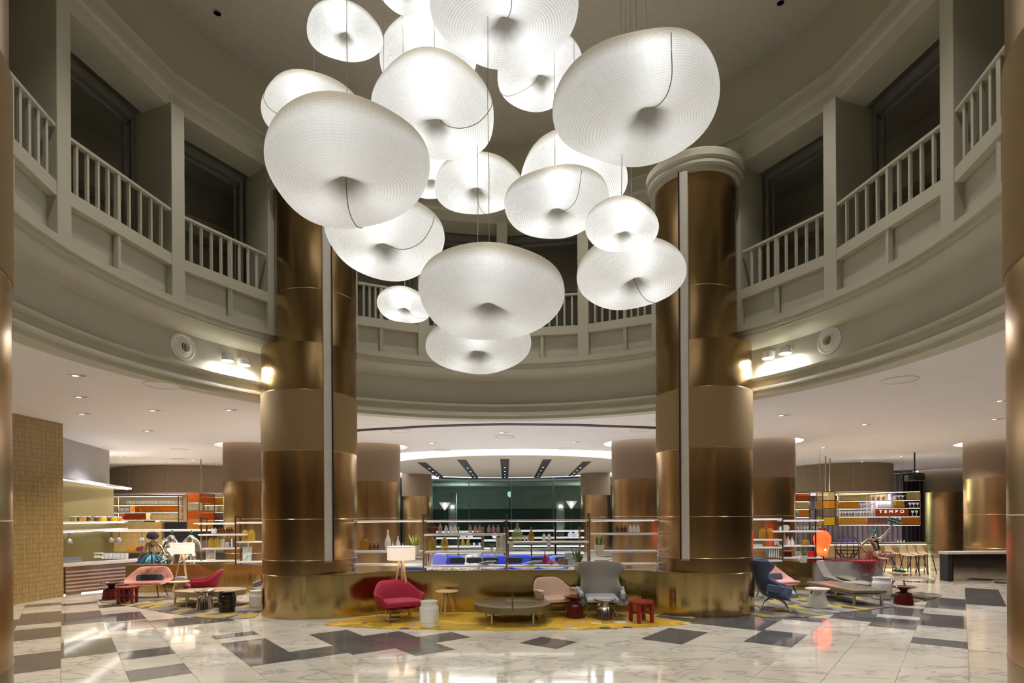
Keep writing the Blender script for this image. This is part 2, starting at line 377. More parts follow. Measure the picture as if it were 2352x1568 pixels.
# window frame rails behind each opening
for a, b in SEGS:
    if a < -115 or b > 115: continue
    mb = MB(); m_ = radians(1.6)
    A, B = radians(a)+m_, radians(b)-m_
    for t in (A, B):
        mb.box(ring(7.50, t, 8.6), (.07, .06, 2.7), rz=-t)
        mb.box(ring(7.60, t+(.012 if t == A else -.012), 8.6), (.04, .04, 2.7), rz=-t)
    pa, pb = ring(7.5, A), ring(7.5, B)
    mb.bar((pa.x, pa.y, 9.86), (pb.x, pb.y, 9.86), .10, .16)
    pa, pb = ring(7.6, A), ring(7.6, B); mb.bar((pa.x, pa.y, 9.80), (pb.x, pb.y, 9.80), .05, .2)
    o = st(mb.build('window_frame_gallery', mat('grey_window_frame', (.17, .165, .15), .6)))
# balcony railings
for (a, b) in SEGS:
    if (a, b) not in MULL: continue
    mid = MULL[(a, b)]
    where = {-81.9: 'second opening left of the left column', -60.3: 'opening just left of the left column', -101: 'far left opening at the photo edge', -28.3: 'centre bay next to the left column', -9.8: 'centre bay left of middle, behind lanterns',
             8.3: 'centre bay right of middle, behind lanterns', 27.2: 'centre bay next to the right column', 60: 'opening just right of the right column', 82.3: 'second opening right of the right column', 103: 'far right opening at the photo edge'}[mid]
    c = ring(6.66, radians(mid), 7.115); T = thing('balcony_railing', c, 'grey painted balcony railing in the '+where, 'railing')
    M = Matrix.Translation(-c); h = .80
    pts = []
    m_ = .9
    def P3(t, z): return ring(6.66/cos(radians(abs(t-(a+b)/2)))*cos(radians((b-a)/2)), radians(t), z)
    A = P3(a+m_, 7.94)-c; B = P3(b-m_, 7.94)-c
    MB().bar(A, B, .10, .045).build('top_rail', M_gyp, T)
    MB().bar(P3(mid, 6.30)-c, P3(mid, 7.94)-c, .075, .07).build('mullion', M_gyp, T)
    for (u, v) in ((a+m_, mid), (mid, b-m_)):
        k = 5 if (v-u) > 8 else 4
        for j in range(1, k):
            t = u+(v-u)*j/k; MB().bar(P3(t, 7.11)-c, P3(t, 7.93)-c, .045, .045).build('baluster', M_gyp, T)

# lower ceiling (big slab with the rotunda hole, a round recess over the dining room and small rings round the columns)
COLS = [(-9.55, 21.6, 1.02, 'far left brass column behind the wing chair group'), (-5.25, 22.0, 1.02, 'brass column behind shelves just right of the left big column'), (4.72, 21.4, 1.03, 'brass column behind shelves just left of the right big column'),
        (9.2, 21.3, 1.03, 'brass column behind the right lounge group'), (-5.86, 36, .9, 'small distant brass column left of the night windows'), (5.16, 36, .9, 'small distant brass column right of the night windows'),
        (18.3, 21.7, 1.2, 'wide brass column at the far right behind the high counter'), (26.0, 35, 1.3, 'distant brass column with warm patches of light right of the curtain')]
PIL = [(-4.57, 13.24, 1.02), (4.33, 13.17, 1.03), (-3.9, 2.99, 1.02), (3.87, 2.99, 1.02)]
DISC = (-.1, 32.2)
def build_ceiling():
    b = bmesh.new()
    def loop(pts, z): 
        vs = [b.verts.new((p[0], p[1], z)) for p in pts]
        return [b.edges.new((vs[i], vs[(i+1) % len(vs)])) for i in range(len(vs))]
    def circ(cx, cy, r, n): return [(cx+r*cos(2*pi*k/n), cy+r*sin(2*pi*k/n)) for k in range(n)]
    holes = [(CX, CY, 7.2, 160), (DISC[0], DISC[1], 9.3, 96)]+[(x, y, r+.30, 40) for x, y, r, l in COLS if abs(x) > 6 or y < 30]
    E = loop([(-45, -12), (45, -12), (45, 50), (-45, 50)], 4.80)
    for h in holes: E += loop(circ(*h), 4.80)
    bmesh.ops.triangle_fill(b, use_beauty=True, use_dissolve=False, edges=E)
    for f in list(b.faces):       # drop faces inside the holes
        c = f.calc_center_median()
        if any(hypot(c.x-h[0], c.y-h[1]) < h[2]*.985 for h in holes): b.faces.remove(f)
    for h in holes[1:]:           # recess sides
        p = circ(*h); n = len(p)
        lo = [b.verts.new((q[0], q[1], 4.8)) for q in p]; hi = [b.verts.new((q[0], q[1], 4.96)) for q in p]
        for i in range(n): b.faces.new((lo[i], lo[(i+1) % n], hi[(i+1) % n], hi[i]))
        b.faces.new(hi)
    me = bpy.data.meshes.new('ceiling_lower'); b.to_mesh(me); b.free(); me.materials.append(M_white)
    o = bpy.data.objects.new('ceiling_lower', me); COL.objects.link(o); st(o)
    m = MB(); m.lathe([(7.3, 5.2), (45, 5.2), (45, 5.3), (7.3, 5.3)], 64, (0, 15, 0), cap=False)
build_ceiling()
# disc ceiling hung in the recess, with black radial slots
mb = MB(); mb.lathe([(0, 4.80), (6.85, 4.80), (6.9, 4.84), (6.9, 4.9), (0, 4.9)], 96, (DISC[0], DISC[1], 0), cap=False)
D = thing('ceiling_disc', (DISC[0], DISC[1], 4.8), 'taupe round ceiling disc with black radial slots and white glowing cove around it', 'ceiling disc')
o = MB().lathe([(0, 0), (6.85, 0), (6.9, .01), (6.9, .04), (0, .04)], 96, cap=False).build('panel', mat('taupe_ceiling_panel', (.46, .40, .34), .8), D)
o = MB().lathe([(4.5, .14), (9.2, .14), (9.2, .15), (4.5, .15), (4.5, .14)], 96, cap=False).build('cove_light', M_cove, D)
for k in range(5):
    t = (-90+(k-2)*27); a = radians(t)
    x0, y0, x1, y1 = [(-2.35, -4.9, -2.3, .6), (-1.75, -5.5, -1.35, 3), (-.13, -6.3, -.13, 4), (1.5, -5.5, 1.15, 3), (2.1, -4.9, 2.1, .6)][k]
    px = [(970, 1062, 1012, 1095), (1062, 1056, 1093, 1098), (1161, 1054, 1161, 1098), (1259, 1055, 1235, 1096), (1350, 1060, 1313, 1093)][k]
    A = fl(px[0], hor(px[0])-(hor(px[0])-px[1]), 4.79) if False else None
    def cl(x, y):
        Yv = (4.79-EYE)*FOC/(hor(x)-y); return Vector(((x+(y-1189)*.006-1176)/FOC*Yv-DISC[0], Yv-DISC[1], -.006))
    A, B = cl(px[0], px[1]), cl(px[2], px[3])
    s_ = MB().bar(A, B, .42, .012).build('light_slot', M_slot, D)
    for f_ in (.35, .55, .75, .92):
        p = A.lerp(B, f_); MB().lathe([(0, -.014), (.05, -.014), (.05, 0)], 8, (p.x, p.y, 0)).build('spot', emis('tiny_spot', (1, .97, .95), 2.2), s_)
# black curved slot in the ceiling of the centre bay
def ceilpt(x, y, z=4.79):
    Yv = (z-EYE)*FOC/(hor(x)-y); return Vector(((x+(y-1189)*.006-1176)/FOC*Yv, Yv, z))
ps = [ceilpt(x, y) for x, y in ((700, 1003), (820, 986), (1000, 976), (1165, 972), (1330, 974), (1508, 980), (1640, 992))]
st(MB().strip([(p.x, p.y) for p in ps], 4.785, 4.799, .32).build('trim_5', M_slot))
# outer walls enclosing the place
mw = mat('taupe_outer_wall', (.30, .25, .19), .8)
st(MB().box((-30, 18, 2.5), (.3, 60, 5.6)).build('wall_left', mw)); st(MB().box((33, 18, 2.5), (.3, 60, 5.6)).build('wall_right', mw))
st(MB().box((0, -11, 2.5), (80, .3, 5.6)).build('wall_back', mw))
st(MB().box((-23, 43, 2.5), (26, .3, 5.6)).build('wall_far_left', mw)); st(MB().box((24, 43, 2.5), (28, .3, 5.6)).build('wall_far_right', mw))

# ---------------------------------------------------------------- columns
def column(i, x, y, r, label, big):
    T = thing('column', (x, y, 0), label, 'column', 'brass columns')
    if big:
        MB().lathe([(r+.02, 0), (r+.02, .90)], 96).build('plinth', M_plinth, T, smooth=True)
        MB().lathe([(r+.026, .06), (r+.026, .075), (r+.02, .075)], 96, cap=False).build('plinth_joint', M_seam, T, smooth=True)
        MB().lathe([(r, .90), (r, 1.22)], 96).build('lower_sleeve', M_bronze, T, smooth=True)
        MB().lathe([(r, 1.22), (r, 3.56)], 96).build('lower_shaft', M_brass, T, smooth=True)
        MB().lathe([(r, 3.56), (r+.012, 3.565), (r+.012, 4.82), (r, 4.825)], 96).build('fabric_band', M_band, T, smooth=True)
        MB().lathe([(r-.005, 4.83), (r-.005, 5.84)], 96).build('middle_shaft', M_bronze, T, smooth=True)
        ru = .875; uo = (-.145 if x > 0 else .145, .05, 0)       # the shaft slims behind the gallery ends
        MB().lathe([(ru, 5.8), (ru, 9.5)], 96, uo).build('upper_shaft', M_bronze, T, smooth=True)
        for z in (.905, 1.225, 2.1, 3.555, 4.83, 7.03):
            r_ = ru if z > 6 else r
            MB().lathe([(r_-.002, z-.006), (r_+.004, z), (r_-.002, z+.006)], 96, uo if z > 6 else (0, 0, 0), cap=False).build('seam', M_seam, T, smooth=True)
        r = ru
        MB().lathe([(r, 9.42), (r+.1, 9.42), (r+.1, 9.5), (r+.16, 9.53), (r+.16, 9.62), (r+.2, 9.66), (r+.2, 9.80), (r+.16, 9.84), (r*.3, 9.9)], 96, uo, cap=False).build('capital', M_gyp, T, smooth=True)
    else:
        MB().lathe([(r, 0), (r, 2.12)], 64).build('lower_shaft', M_brass, T, smooth=True)
        MB().lathe([(r, 2.12), (r, 3.46)], 64).build('shaft', M_brass, T, smooth=True)
        MB().lathe([(r+.012, 3.46), (r+.012, 4.95)], 64).build('fabric_band', M_bandfar, T, smooth=True)
        for z in (.9, 2.12):
            MB().lathe([(r-.002, z-.008), (r+.004, z), (r-.002, z+.008)], 64, cap=False).build('seam', M_seam, T, smooth=True)
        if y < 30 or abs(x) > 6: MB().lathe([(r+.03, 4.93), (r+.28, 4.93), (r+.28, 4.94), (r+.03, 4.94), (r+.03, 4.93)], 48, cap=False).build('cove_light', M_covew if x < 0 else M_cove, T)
for i, (x, y, r) in enumerate(PIL):
    column(i, x, y, r, ['tall brass column left of the centre lounge rising past the gallery', 'tall brass column right of the centre lounge rising past the gallery', 'nearest brass column cut off by the left photo edge', 'nearest brass column cut off by the right photo edge'][i], True)
for i, (x, y, r, l) in enumerate(COLS): column(i, x, y, r, l, False)
# pale vertical strip let into each tall column
M_strip = mat('pale_ribbed_fabric_strip', (.62, .58, .54), .6, bump=.3, bscale=80)
for (px, X, Y, l, sx) in ((749, -4.57, 13.24, 'left', 1), (1572, 4.33, 13.17, 'right', -1)):
    dx = .655*sx; yy = Y-sqrt(1.03**2-dx**2); a = math.asin(dx/1.03)
    T = thing('vertical_strip_light', (X+dx, yy, 1.2), 'pale ribbed vertical strip running up the tall %s brass column' % l, 'strip')
    MB().box((-.04*sx, .08, 4.1), (.165, .26, 8.2), rz=a*.6).build('strip', M_strip, T, bevel=.01)
    MB().box((.055*sx, .10, 4.1), (.03, .26, 8.2), rz=a*.6).build('edge_channel', M_black, T)
    MB().box((0, 0, -.01), (.19, .12, .03), rz=a*.6).build('end_cap', M_satin, T)
# ================================================================ LANTERNS
def lantern_mat():
    m = bpy.data.materials.new('glowing_pleated_paper'); m.use_nodes = True; nt = m.node_tree; N = nt.nodes; L = nt.links; out = N['Material Output']; N.remove(N['Principled BSDF'])
    uv = N.new('ShaderNodeUVMap'); uv.uv_map = 'UVMap'; sp = N.new('ShaderNodeSeparateXYZ'); L.new(uv.outputs[0], sp.inputs[0])
    w = N.new('ShaderNodeMath'); w.operation = 'MULTIPLY'; w.inputs[1].default_value = 2*pi*100; L.new(sp.outputs[1], w.inputs[0])
    s_ = N.new('ShaderNodeMath'); s_.operation = 'SINE'; L.new(w.outputs[0], s_.inputs[0])
    mp = N.new('ShaderNodeMapping'); mp.inputs['Scale'].default_value = (130, 9, 1); L.new(uv.outputs[0], mp.inputs[0])
    n = N.new('ShaderNodeTexNoise'); n.inputs['Scale'].default_value = 1; n.inputs['Detail'].default_value = 3; L.new(mp.outputs[0], n.inputs[0])
    ad = N.new('ShaderNodeMath'); ad.operation = 'MULTIPLY_ADD'; ad.inputs[1].default_value = .35; L.new(s_.outputs[0], ad.inputs[0]); L.new(n.outputs[0], ad.inputs[2])
    bp = N.new('ShaderNodeBump'); bp.inputs['Strength'].default_value = .5; bp.inputs['Distance'].default_value = .02; L.new(ad.outputs[0], bp.inputs['Height'])
    mr = N.new('ShaderNodeMapRange'); mr.inputs[1].default_value = -.1; mr.inputs[2].default_value = 1.1; mr.inputs[3].default_value = .88; mr.inputs[4].default_value = 1.0; L.new(ad.outputs[0], mr.inputs[0])
    c = N.new('ShaderNodeVectorMath'); c.operation = 'SCALE'; L.new(mr.outputs[0], c.inputs['Scale'])
    rp = N.new('ShaderNodeValToRGB'); rp.color_ramp.interpolation = 'EASE'; e = rp.color_ramp.elements; e[0].position = .15; e[0].color = (.24, .22, .18, 1); e[1].position = .60; e[1].color = (.50, .45, .35, 1)   # dense pleats at core and upper rim; their weaker glow painted into the colour
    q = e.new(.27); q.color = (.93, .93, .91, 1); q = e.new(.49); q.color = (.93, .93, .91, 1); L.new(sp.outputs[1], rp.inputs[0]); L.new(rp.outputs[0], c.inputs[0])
    tr = N.new('ShaderNodeBsdfTranslucent'); L.new(c.outputs[0], tr.inputs[0]); L.new(bp.outputs[0], tr.inputs[1])
    df = N.new('ShaderNodeBsdfDiffuse'); L.new(c.outputs[0], df.inputs[0]); L.new(bp.outputs[0], df.inputs[2])
    mx = N.new('ShaderNodeMixShader'); mx.inputs[0].default_value = .35; L.new(tr.outputs[0], mx.inputs[1]); L.new(df.outputs[0], mx.inputs[2])
    em = N.new('ShaderNodeEmission'); em.inputs[1].default_value = .05; L.new(c.outputs[0], em.inputs[0])
    a = N.new('ShaderNodeAddShader'); L.new(mx.outputs[0], a.inputs[0]); L.new(em.outputs[0], a.inputs[1]); L.new(a.outputs[0], out.inputs[0])
    return m
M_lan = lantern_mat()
M_lseam = mat('lantern_seam_grey', (.22, .19, .15), .8)
M_cable = mat('pale_lamp_cable', (.6, .57, .5), .6)
def cr(P, t):      # catmull-rom through profile points
    n = len(P)-1; x = t*n; i = min(int(x), n-1); f = x-i
    p0, p1, p2, p3 = P[max(i-1, 0)], P[i], P[i+1], P[min(i+2, n)]
    return tuple(.5*(2*p1[k]+(p2[k]-p0[k])*f+(2*p0[k]-5*p1[k]+4*p2[k]-p3[k])*f*f+(3*p1[k]-p0[k]-3*p2[k]+p3[k])*f**3) for k in (0, 1))
LB = 3.0
def lantern(i, cx, cy, w, Y, tiltx, tilty, seam, lab, th=.34, bright=1., lobes=(.05, .03), vis=True):
    d = w/FOC*Y; R = d/2; c = at(cx, cy, Y); r = random.Random(i*17+3); H = d*th
    T = thing('paper_lantern', c, lab, 'lantern', 'glowing paper cloud lanterns', 0)
    # profile (r fraction, z fraction of H/2) from the bottom dimple out, over the rim and to the top dimple
    P = [(0, .05), (.03, -.30), (.10, -.62), (.26, -.92), (.52, -1.04), (.80, -.88), (.97, -.42), (1.0, .10), (.93, .62), (.74, .95), (.42, 1.0), (.16, .78), (.04, .42), (0, .12)]
    nv, nu = 64, 112; p1, p2, p3 = [r.random()*6.28 for _ in range(3)]
    Rx = Matrix.Rotation(-tiltx, 3, 'X') @ Matrix.Rotation(tilty*.38, 3, 'Y')
    vs = []; off = (r.uniform(-.06, .06), r.uniform(-.10, -.0))
    def pt(u, v, lift=0):
        a = u*2*pi; q, z = cr(P, v)
        out = 1+lobes[0]*cos(2*a+p1)+lobes[1]*cos(3*a+p2)+.015*cos(5*a+p3)
        fold = 1+(.10*math.exp(-((q-.12)/.12)**2))*cos(4*a+p2)+(.02*math.exp(-((q-.3)/.2)**2))*cos(9*a+p3)
        q = max(q, 0)*out*fold
        zz = z*H/2*(1+.07*cos(a+p3)+.04*cos(2*a+p1))
        warp = .018*d*cos(2*a+p2)*q*q
        k = 1-q
        x = q*R*cos(a)+off[0]*R*k; y = .78*q*R*sin(a)+off[1]*R*k
        p = Vector((x, y, zz+warp))
        if lift: p += Vector((cos(a)*q*lift*.6, sin(a)*q*lift*.6, lift*(1 if z > 0 else -1)))
        return Rx @ p
    mb = MB(); uvs = []
    for k in range(nu):
        for j in range(nv+1): vs.append(pt(k/nu, j/nv)); uvs.append((k/nu, j/nv))
    fs = [(k*(nv+1)+j, ((k+1) % nu)*(nv+1)+j, ((k+1) % nu)*(nv+1)+j+1, k*(nv+1)+j+1) for k in range(nu) for j in range(nv)]
    mb.add(vs, fs); o = mb.build('paper_shade', M_lan, T, smooth=True)
    uvl = o.data.uv_layers.new(name='UVMap'); buf = []
    for f in fs:
        for n_, vi in enumerate(f):
            u, v = uvs[vi]
            if n_ in (1, 2) and u == 0: u = 1.0
            buf += [u, v]
    uvl.data.foreach_set('uv', buf)
    if seam is not None:
        pts = [pt(seam/360+.012*sin(j*.25), .10+.45*j/24, .006) for j in range(25)]
        MB().tube(pts, max(.003, .0028*d), 5).build('seam', M_lseam, T, smooth=True)
    # bulbs inside: a ring of small lamps about the core lights the paper from within
    L_ = bpy.data.lights.new('lantern_bulb', 'POINT'); L_.energy = LB*d*d*bright; L_.color = (.92, .95, 1); L_.shadow_soft_size = .10*d
    for k in range(3):
        a = k*2.1+.52; lo = bpy.data.objects.new('lantern_bulb', L_); COL.objects.link(lo); lo.parent = T
        lo.location = Rx @ Vector((.46*R*cos(a)+off[0]*R*.5, .46*R*sin(a)+off[1]*R*.5, -.02*H))
    L_.energy /= 3
    top = 12.44-c.z; pts = [Vector((0, 0, H*.1))]
    for k in range(1, 14): t = k/13; pts.append(Vector((r.uniform(-.012, .012)*(1-t), r.uniform(-.012, .012)*(1-t), H*.1+(top-H*.1)*t)))
    MB().tube(pts, .0055, 5).build('cable', M_cable, T)
    if i == 6:
        for s_ in (-.15, .15): MB().tube([Vector((s_*R, 0, H*.3)), Vector((s_*R*.4, 0, top))], .005, 4).build('support_wire', M_cable, T)
    return T
R_ = radians
LN = [ # id, cx, cy, w, Y, tiltx, tilty, seam deg, label, thick, bright
 (1, 805, 74, 163, 9.1, R_(14), R_(5), None, 'small bright paper lantern at the top left of the cluster, clear of its neighbours', .36, 1.5),
 (2, 945, -38, 150, 9.6, R_(10), 0, None, 'paper lantern cut off by the top photo edge left of the largest top one', .40, 1.5),
 (3, 1172, 22, 324, 8.6, R_(8), R_(-4), 280, 'very large bright paper lantern at the top centre of the cluster', .36, 1.1),
 (4, 997, 128, 228, 11.0, R_(14), R_(6), None, 'paper lantern partly hidden behind the large top centre and upper middle ones', .34, 1.5),
 (5, 1250, 166, 204, 10.7, R_(12), R_(-22), 160, 'bright paper lantern tucked behind the top centre and the big right one', .36, 1.5),
 (6, 1473, 236, 372, 8.4, R_(14), R_(-28), 288, 'largest ribbed paper lantern at the upper right, tilted, with a long curved seam', .40, .62),
 (7, 1010, 255, 294, 9.4, R_(12), R_(16), 345, 'large white paper lantern in the upper middle with a seam to its right rim', .36, 1.1),
 (8, 733, 256, 224, 9.8, R_(12), R_(10), 210, 'paper lantern peeping out behind the big left one', .36, 1.1),
 (9, 809, 384, 386, 7.9, R_(11), R_(-10), 95, 'big grey-white paper lantern at the left of the cluster with fine ribs', .36, .50),
 (10, 1000, 404, 130, 11.4, R_(14), 0, None, 'sliver of a paper lantern between the big left and the middle ones', .42, 1.6),
 (11, 1108, 424, 194, 10.8, R_(15), R_(4), 80, 'round paper lantern in the middle of the cluster with a cable hanging before it', .36, 1.1),
 (12, 1330, 402, 256, 10.25, R_(14), R_(8), None, 'paper lantern half hidden behind the big tilted right one and above the egg shaped one', .36, 1.3),
 (13, 1284, 468, 228, 9.3, R_(16), R_(-12), 300, 'egg shaped paper lantern right of the middle one with a seam rising to its top', .38, 1.0),
 (14, 1437, 520, 172, 8.65, R_(15), R_(6), None, 'small very bright paper lantern beside the right brass column', .36, 1.4),
 (15, 892, 546, 268, 9.6, R_(16), R_(-10), 338, 'paper lantern just beneath the big left one with a fold under its rim', .38, .95),
 (16, 1458, 628, 252, 10.0, R_(18), R_(-14), 55, 'wide ribbed paper lantern in front of the right brass column, lowest on that side', .34, .75),
 (17, 935, 702, 124, 10.4, R_(22), R_(6), 30, 'smallest paper lantern at the lower left of the cluster', .34, 1.3),
 (18, 1130, 677, 318, 8.3, R_(22), R_(10), None, 'large creamy paper lantern low in the centre with a deep folded dimple', .40, .50),
 (19, 1104, 791, 232, 9.6, R_(18), R_(-4), None, 'lowest paper lantern, just beneath the large creamy one', .32, .62)]
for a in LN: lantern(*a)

# ================================================================ FLOOR LAMPS, SEATS, TABLES
def shade_mat():
    m = bpy.data.materials.new('linen_lampshade'); m.use_nodes = True; b = m.node_tree.nodes['Principled BSDF']
    b.inputs['Base Color'].default_value = (.85, .76, .66, 1); b.inputs['Emission Color'].default_value = (1, .80, .64, 1); b.inputs['Emission Strength'].default_value = .32; b.inputs['Roughness'].default_value = .9
    N = m.node_tree.nodes; L = m.node_tree.links; tc = N.new('ShaderNodeTexCoord'); n = N.new('ShaderNodeTexNoise'); n.inputs['Scale'].default_value = 150; L.new(tc.outputs['Object'], n.inputs[0])
    bp = N.new('ShaderNodeBump'); bp.inputs['Strength'].default_value = .1; L.new(n.outputs[0], bp.inputs['Height']); L.new(bp.outputs[0], b.inputs['Normal'])
    return m
M_shade = shade_mat()
def floor_lamp(x, y, label, h=1.5, sp=.26):
    T = thing('floor_lamp', (x, y, 0), label, 'floor lamp', 'wooden tripod floor lamps')
    MB().lathe([(.30, h-.29), (.30, h), (.295, h), (.295, h-.29)], 48, cap=False).build('lamp_shade', M_shade, T, smooth=True)
    MB().lathe([(.294, h-.012), (.30, h), (.306, h-.006), (.30, h-.014)], 48, cap=False).build('shade_rim', M_wceramic, T)
    for a in (-150, -30, 90):
        q = radians(a); MB().bar((sp*cos(q), sp*sin(q), 0), (.035*cos(q), .035*sin(q), h-.27), .045, .03).build('leg', M_wood, T)
    MB().lathe([(0, h-.30), (.06, h-.30), (.06, h-.26), (0, h-.26)], 16).build('hub', M_wood, T)
    MB().lathe([(0, h-.2), (.03, h-.19), (.045, h-.15), (.03, h-.1), (0, h-.09)], 12).build('bulb', emis('warm_bulb', (1, .85, .65), 10), T)
    lo = lamp('POINT', 'bulb_light', (0, 0, h-.15), 14, (1, .82, .62), shadow_soft_size=.06); lo.parent = T
    return T
floor_lamp(-2.40, 12.62, 'oak tripod floor lamp with white drum shade behind the crimson armchair in the centre')
floor_lamp(-9.1, 16.1, 'oak tripod floor lamp with white drum shade behind the left lounge beside the pink chair', 1.46)

def tubchair(T, m, W=.92, D=.80, hb=.80, ha=.52, seat=.36, wing=1.0, thick=.05, zlow=.20):
    cols = 13; top = []; mid = []; low = []; base = []
    for j in range(cols):
        t = -1+2*j/(cols-1); a = t*radians(118)
        s_ = abs(t); k = max(0, min(1, (s_-.30)/.38)); k = k*k*(3-2*k); h = hb+(ha-hb)*k
        fl_ = 1.0-.05*(1-k)
        x = sin(a)*W/2; y = cos(a)*D/2*.96
        if s_ > .85: y = -D/2*(.45+(s_-.85)*2.2)
        top.append((x*fl_*1.0, y+(.08*(1-k)), h)); mid.append((x*.97, y*.94, (h+seat)/2+.02)); low.append((x*.84, y*.80, seat-.04)); base.append((x*.60, y*.58, zlow+.05))
    base0 = [(p[0]*.2, p[1]*.2, zlow+.03) for p in base]
    o = shell('shell', [top, mid, low, base, base0], m, T, thick)
    return o
def armchair_crimson(loc, rz, label):
    T = thing('armchair', loc, label, 'armchair', None, rz)
    tubchair(T, M_magenta, 1.02, .84, .80, .56, .36)
    cushion('seat_cushion', (0, -.06, .37), (.80, .74, .13), M_magenta, T)
    wire = [(-.40, -.30, .26), (-.34, -.36, .012), (.34, .34, .012), (.40, .28, .26)]
    MB().tube(wire, .009, 8).build('leg_wire', M_satin, T)
    MB().tube([(p[0]*-1, p[1], p[2]) for p in wire], .009, 8).build('leg_wire', M_satin, T)
    return T
armchair_crimson((-2.36, 12.10, 0), radians(32), 'crimson wool armchair on a crossed wire base in front of the central floor lamp')
armchair_crimson((-8.02, 15.15, 0), radians(-62), 'crimson armchair turned sideways in the left lounge behind the oval table')
cushion('throw_cushion', (-8.45, 14.88, .53), (.30, .12, .26), M_ltgrey, None, rz=radians(-10))
tag(bpy.data.objects['throw_cushion'], 'pale blue grey cushion resting on the crimson armchair in the left lounge', 'cushion')

def bras_chair(loc, rz, label, cat='lounge chair'):
    T = thing('lounge_chair', loc, label, cat, None, rz)
    W = 1.2
    # hexagonal back-and-seat shell: rows from the seat front up to the top edge
    rows = [[(-.42, -.42, .385), (-.2, -.46, .37), (.2, -.46, .37), (.42, -.42, .385)],
            [(-.54, -.20, .41), (-.24, -.20, .345), (.24, -.20, .345), (.54, -.20, .41)],
            [(-.63, .02, .50), (-.26, .10, .36), (.26, .10, .36), (.63, .02, .50)],
            [(-.64, .08, .56), (-.28, .22, .46), (.28, .22, .46), (.64, .08, .56)],
            [(-.50, .25, .76), (-.26, .34, .76), (.26, .34, .76), (.50, .25, .76)],
            [(-.36, .37, .94), (-.22, .41, .95), (.22, .41, .95), (.36, .37, .94)]]
    rows = [[(p[0], p[1], p[2]*(.86 if p[2] > .5 else .95)) for p in r] for r in rows]
    shell('shell', rows, M_pink, T, .055)
    cushion('seat_cushion', (0, -.14, .40), (.86, .56, .09), M_pink, T)
    cushion('back_pillow', (0, .12, .50), (.66, .14, .20), M_pillow, T, rx=radians(-20))
    for sx in (-1, 1):
        for sy in (-1, 1): MB().tube([(sx*.30, sy*.22-.05, .34), (sx*.38, sy*.32-.05, 0)], [.018, .011], 8).build('leg', mat('dark_wood_leg', (.03, .02, .015), .4), T)
    return T
bras_chair((-9.95, 15.95, 0), radians(12), 'rose pink lounge chair with hexagonal back in the left lounge, chrome bust behind it')
bras_chair((6.85, 15.2, 0), radians(24), 'rose pink lounge chair behind the blue wing chair in the right lounge')

def wing_chair(loc, rz, label, mo, mi_, ma, cat='wing chair'):
    T = thing('wing_chair', loc, label, cat, None, rz)
    cols = 9; rows = []
    # rows: base front, seat, arm level, waist, head, top
    def row(spec): return [tuple(p) for p in spec]
    rows = [row([(x*.50, -.30+.34*(1-abs(t)), .26) for t, x in [(t, t) for t in [i/4 for i in range(-4, 5)]]]),
            row([(t*.62/1, .30-.44*abs(t)**2.2, .36-.03*(1-abs(t))) for t in [i/4 for i in range(-4, 5)]]),
            row([(t*.47*(1+.0*abs(t)), .36-.62*abs(t)**2.6, .50+.04*abs(t)) for t in [i/4 for i in range(-4, 5)]]),
            row([(t*.42, .41-.34*abs(t)**3, .66) for t in [i/4 for i in range(-4, 5)]]),
            row([(t*.40, .45-.20*abs(t)**3, .80) for t in [i/4 for i in range(-4, 5)]]),
            row([(t*.50, .49-.44*abs(t)**2.5, .96) for t in [i/4 for i in range(-4, 5)]]),
            row([(t*.52, .52-.46*abs(t)**2.5, 1.07) for t in [i/4 for i in range(-4, 5)]]),
            row([(t*.47, .55-.38*abs(t)**2.5, 1.13) for t in [i/4 for i in range(-4, 5)]])]
    shell('shell', rows, mo, T, .05)
    cushion('seat_cushion', (0, -.08, .40), (.66, .62, .10), mi_, T, rx=radians(4))
    for sx in (-1, 1): cushion('armrest', (sx*.455, -.02, .50), (.09, .52, .17), ma, T, rx=radians(10), rz=sx*radians(-6))
    MB().tube([(-.035*1, .545, 1.1), (.0, .548, 1.1), (.035, .545, 1.1)], .004, 6).build('headrest_button', mo, T)
    for a in (45, 135, 225, 315):
        q = radians(a); MB().tube([(.09*cos(q), .05+.09*sin(q), .27), (.30*cos(q), .05+.30*sin(q), .20), (.50*cos(q), .05+.46*sin(q), .0)], [.028, .022, .012], 10).build('leg', M_chrome, T, smooth=True)
    MB().lathe([(0, .22), (.13, .23), (.13, .28), (0, .29)], 24, (0, .05, 0)).build('hub', M_chrome, T, smooth=True)
    return T
wing_chair((1.88, 12.40, 0), radians(-2), 'taupe grey high-backed wing chair facing forward in the centre lounge', M_grey, M_ltgrey, M_ltgrey)
wing_chair((5.93, 13.15, 0), radians(72), 'slate blue high-backed wing chair seen from the side, right of the right column', M_blue, M_ltgrey, M_blue)
wing_chair((-5.95, 14.45, 0), radians(-42), 'grey wing chair half hidden behind the left brass column', M_grey, mat('mid_grey_fabric', (.2, .2, .21), .85), M_grey)

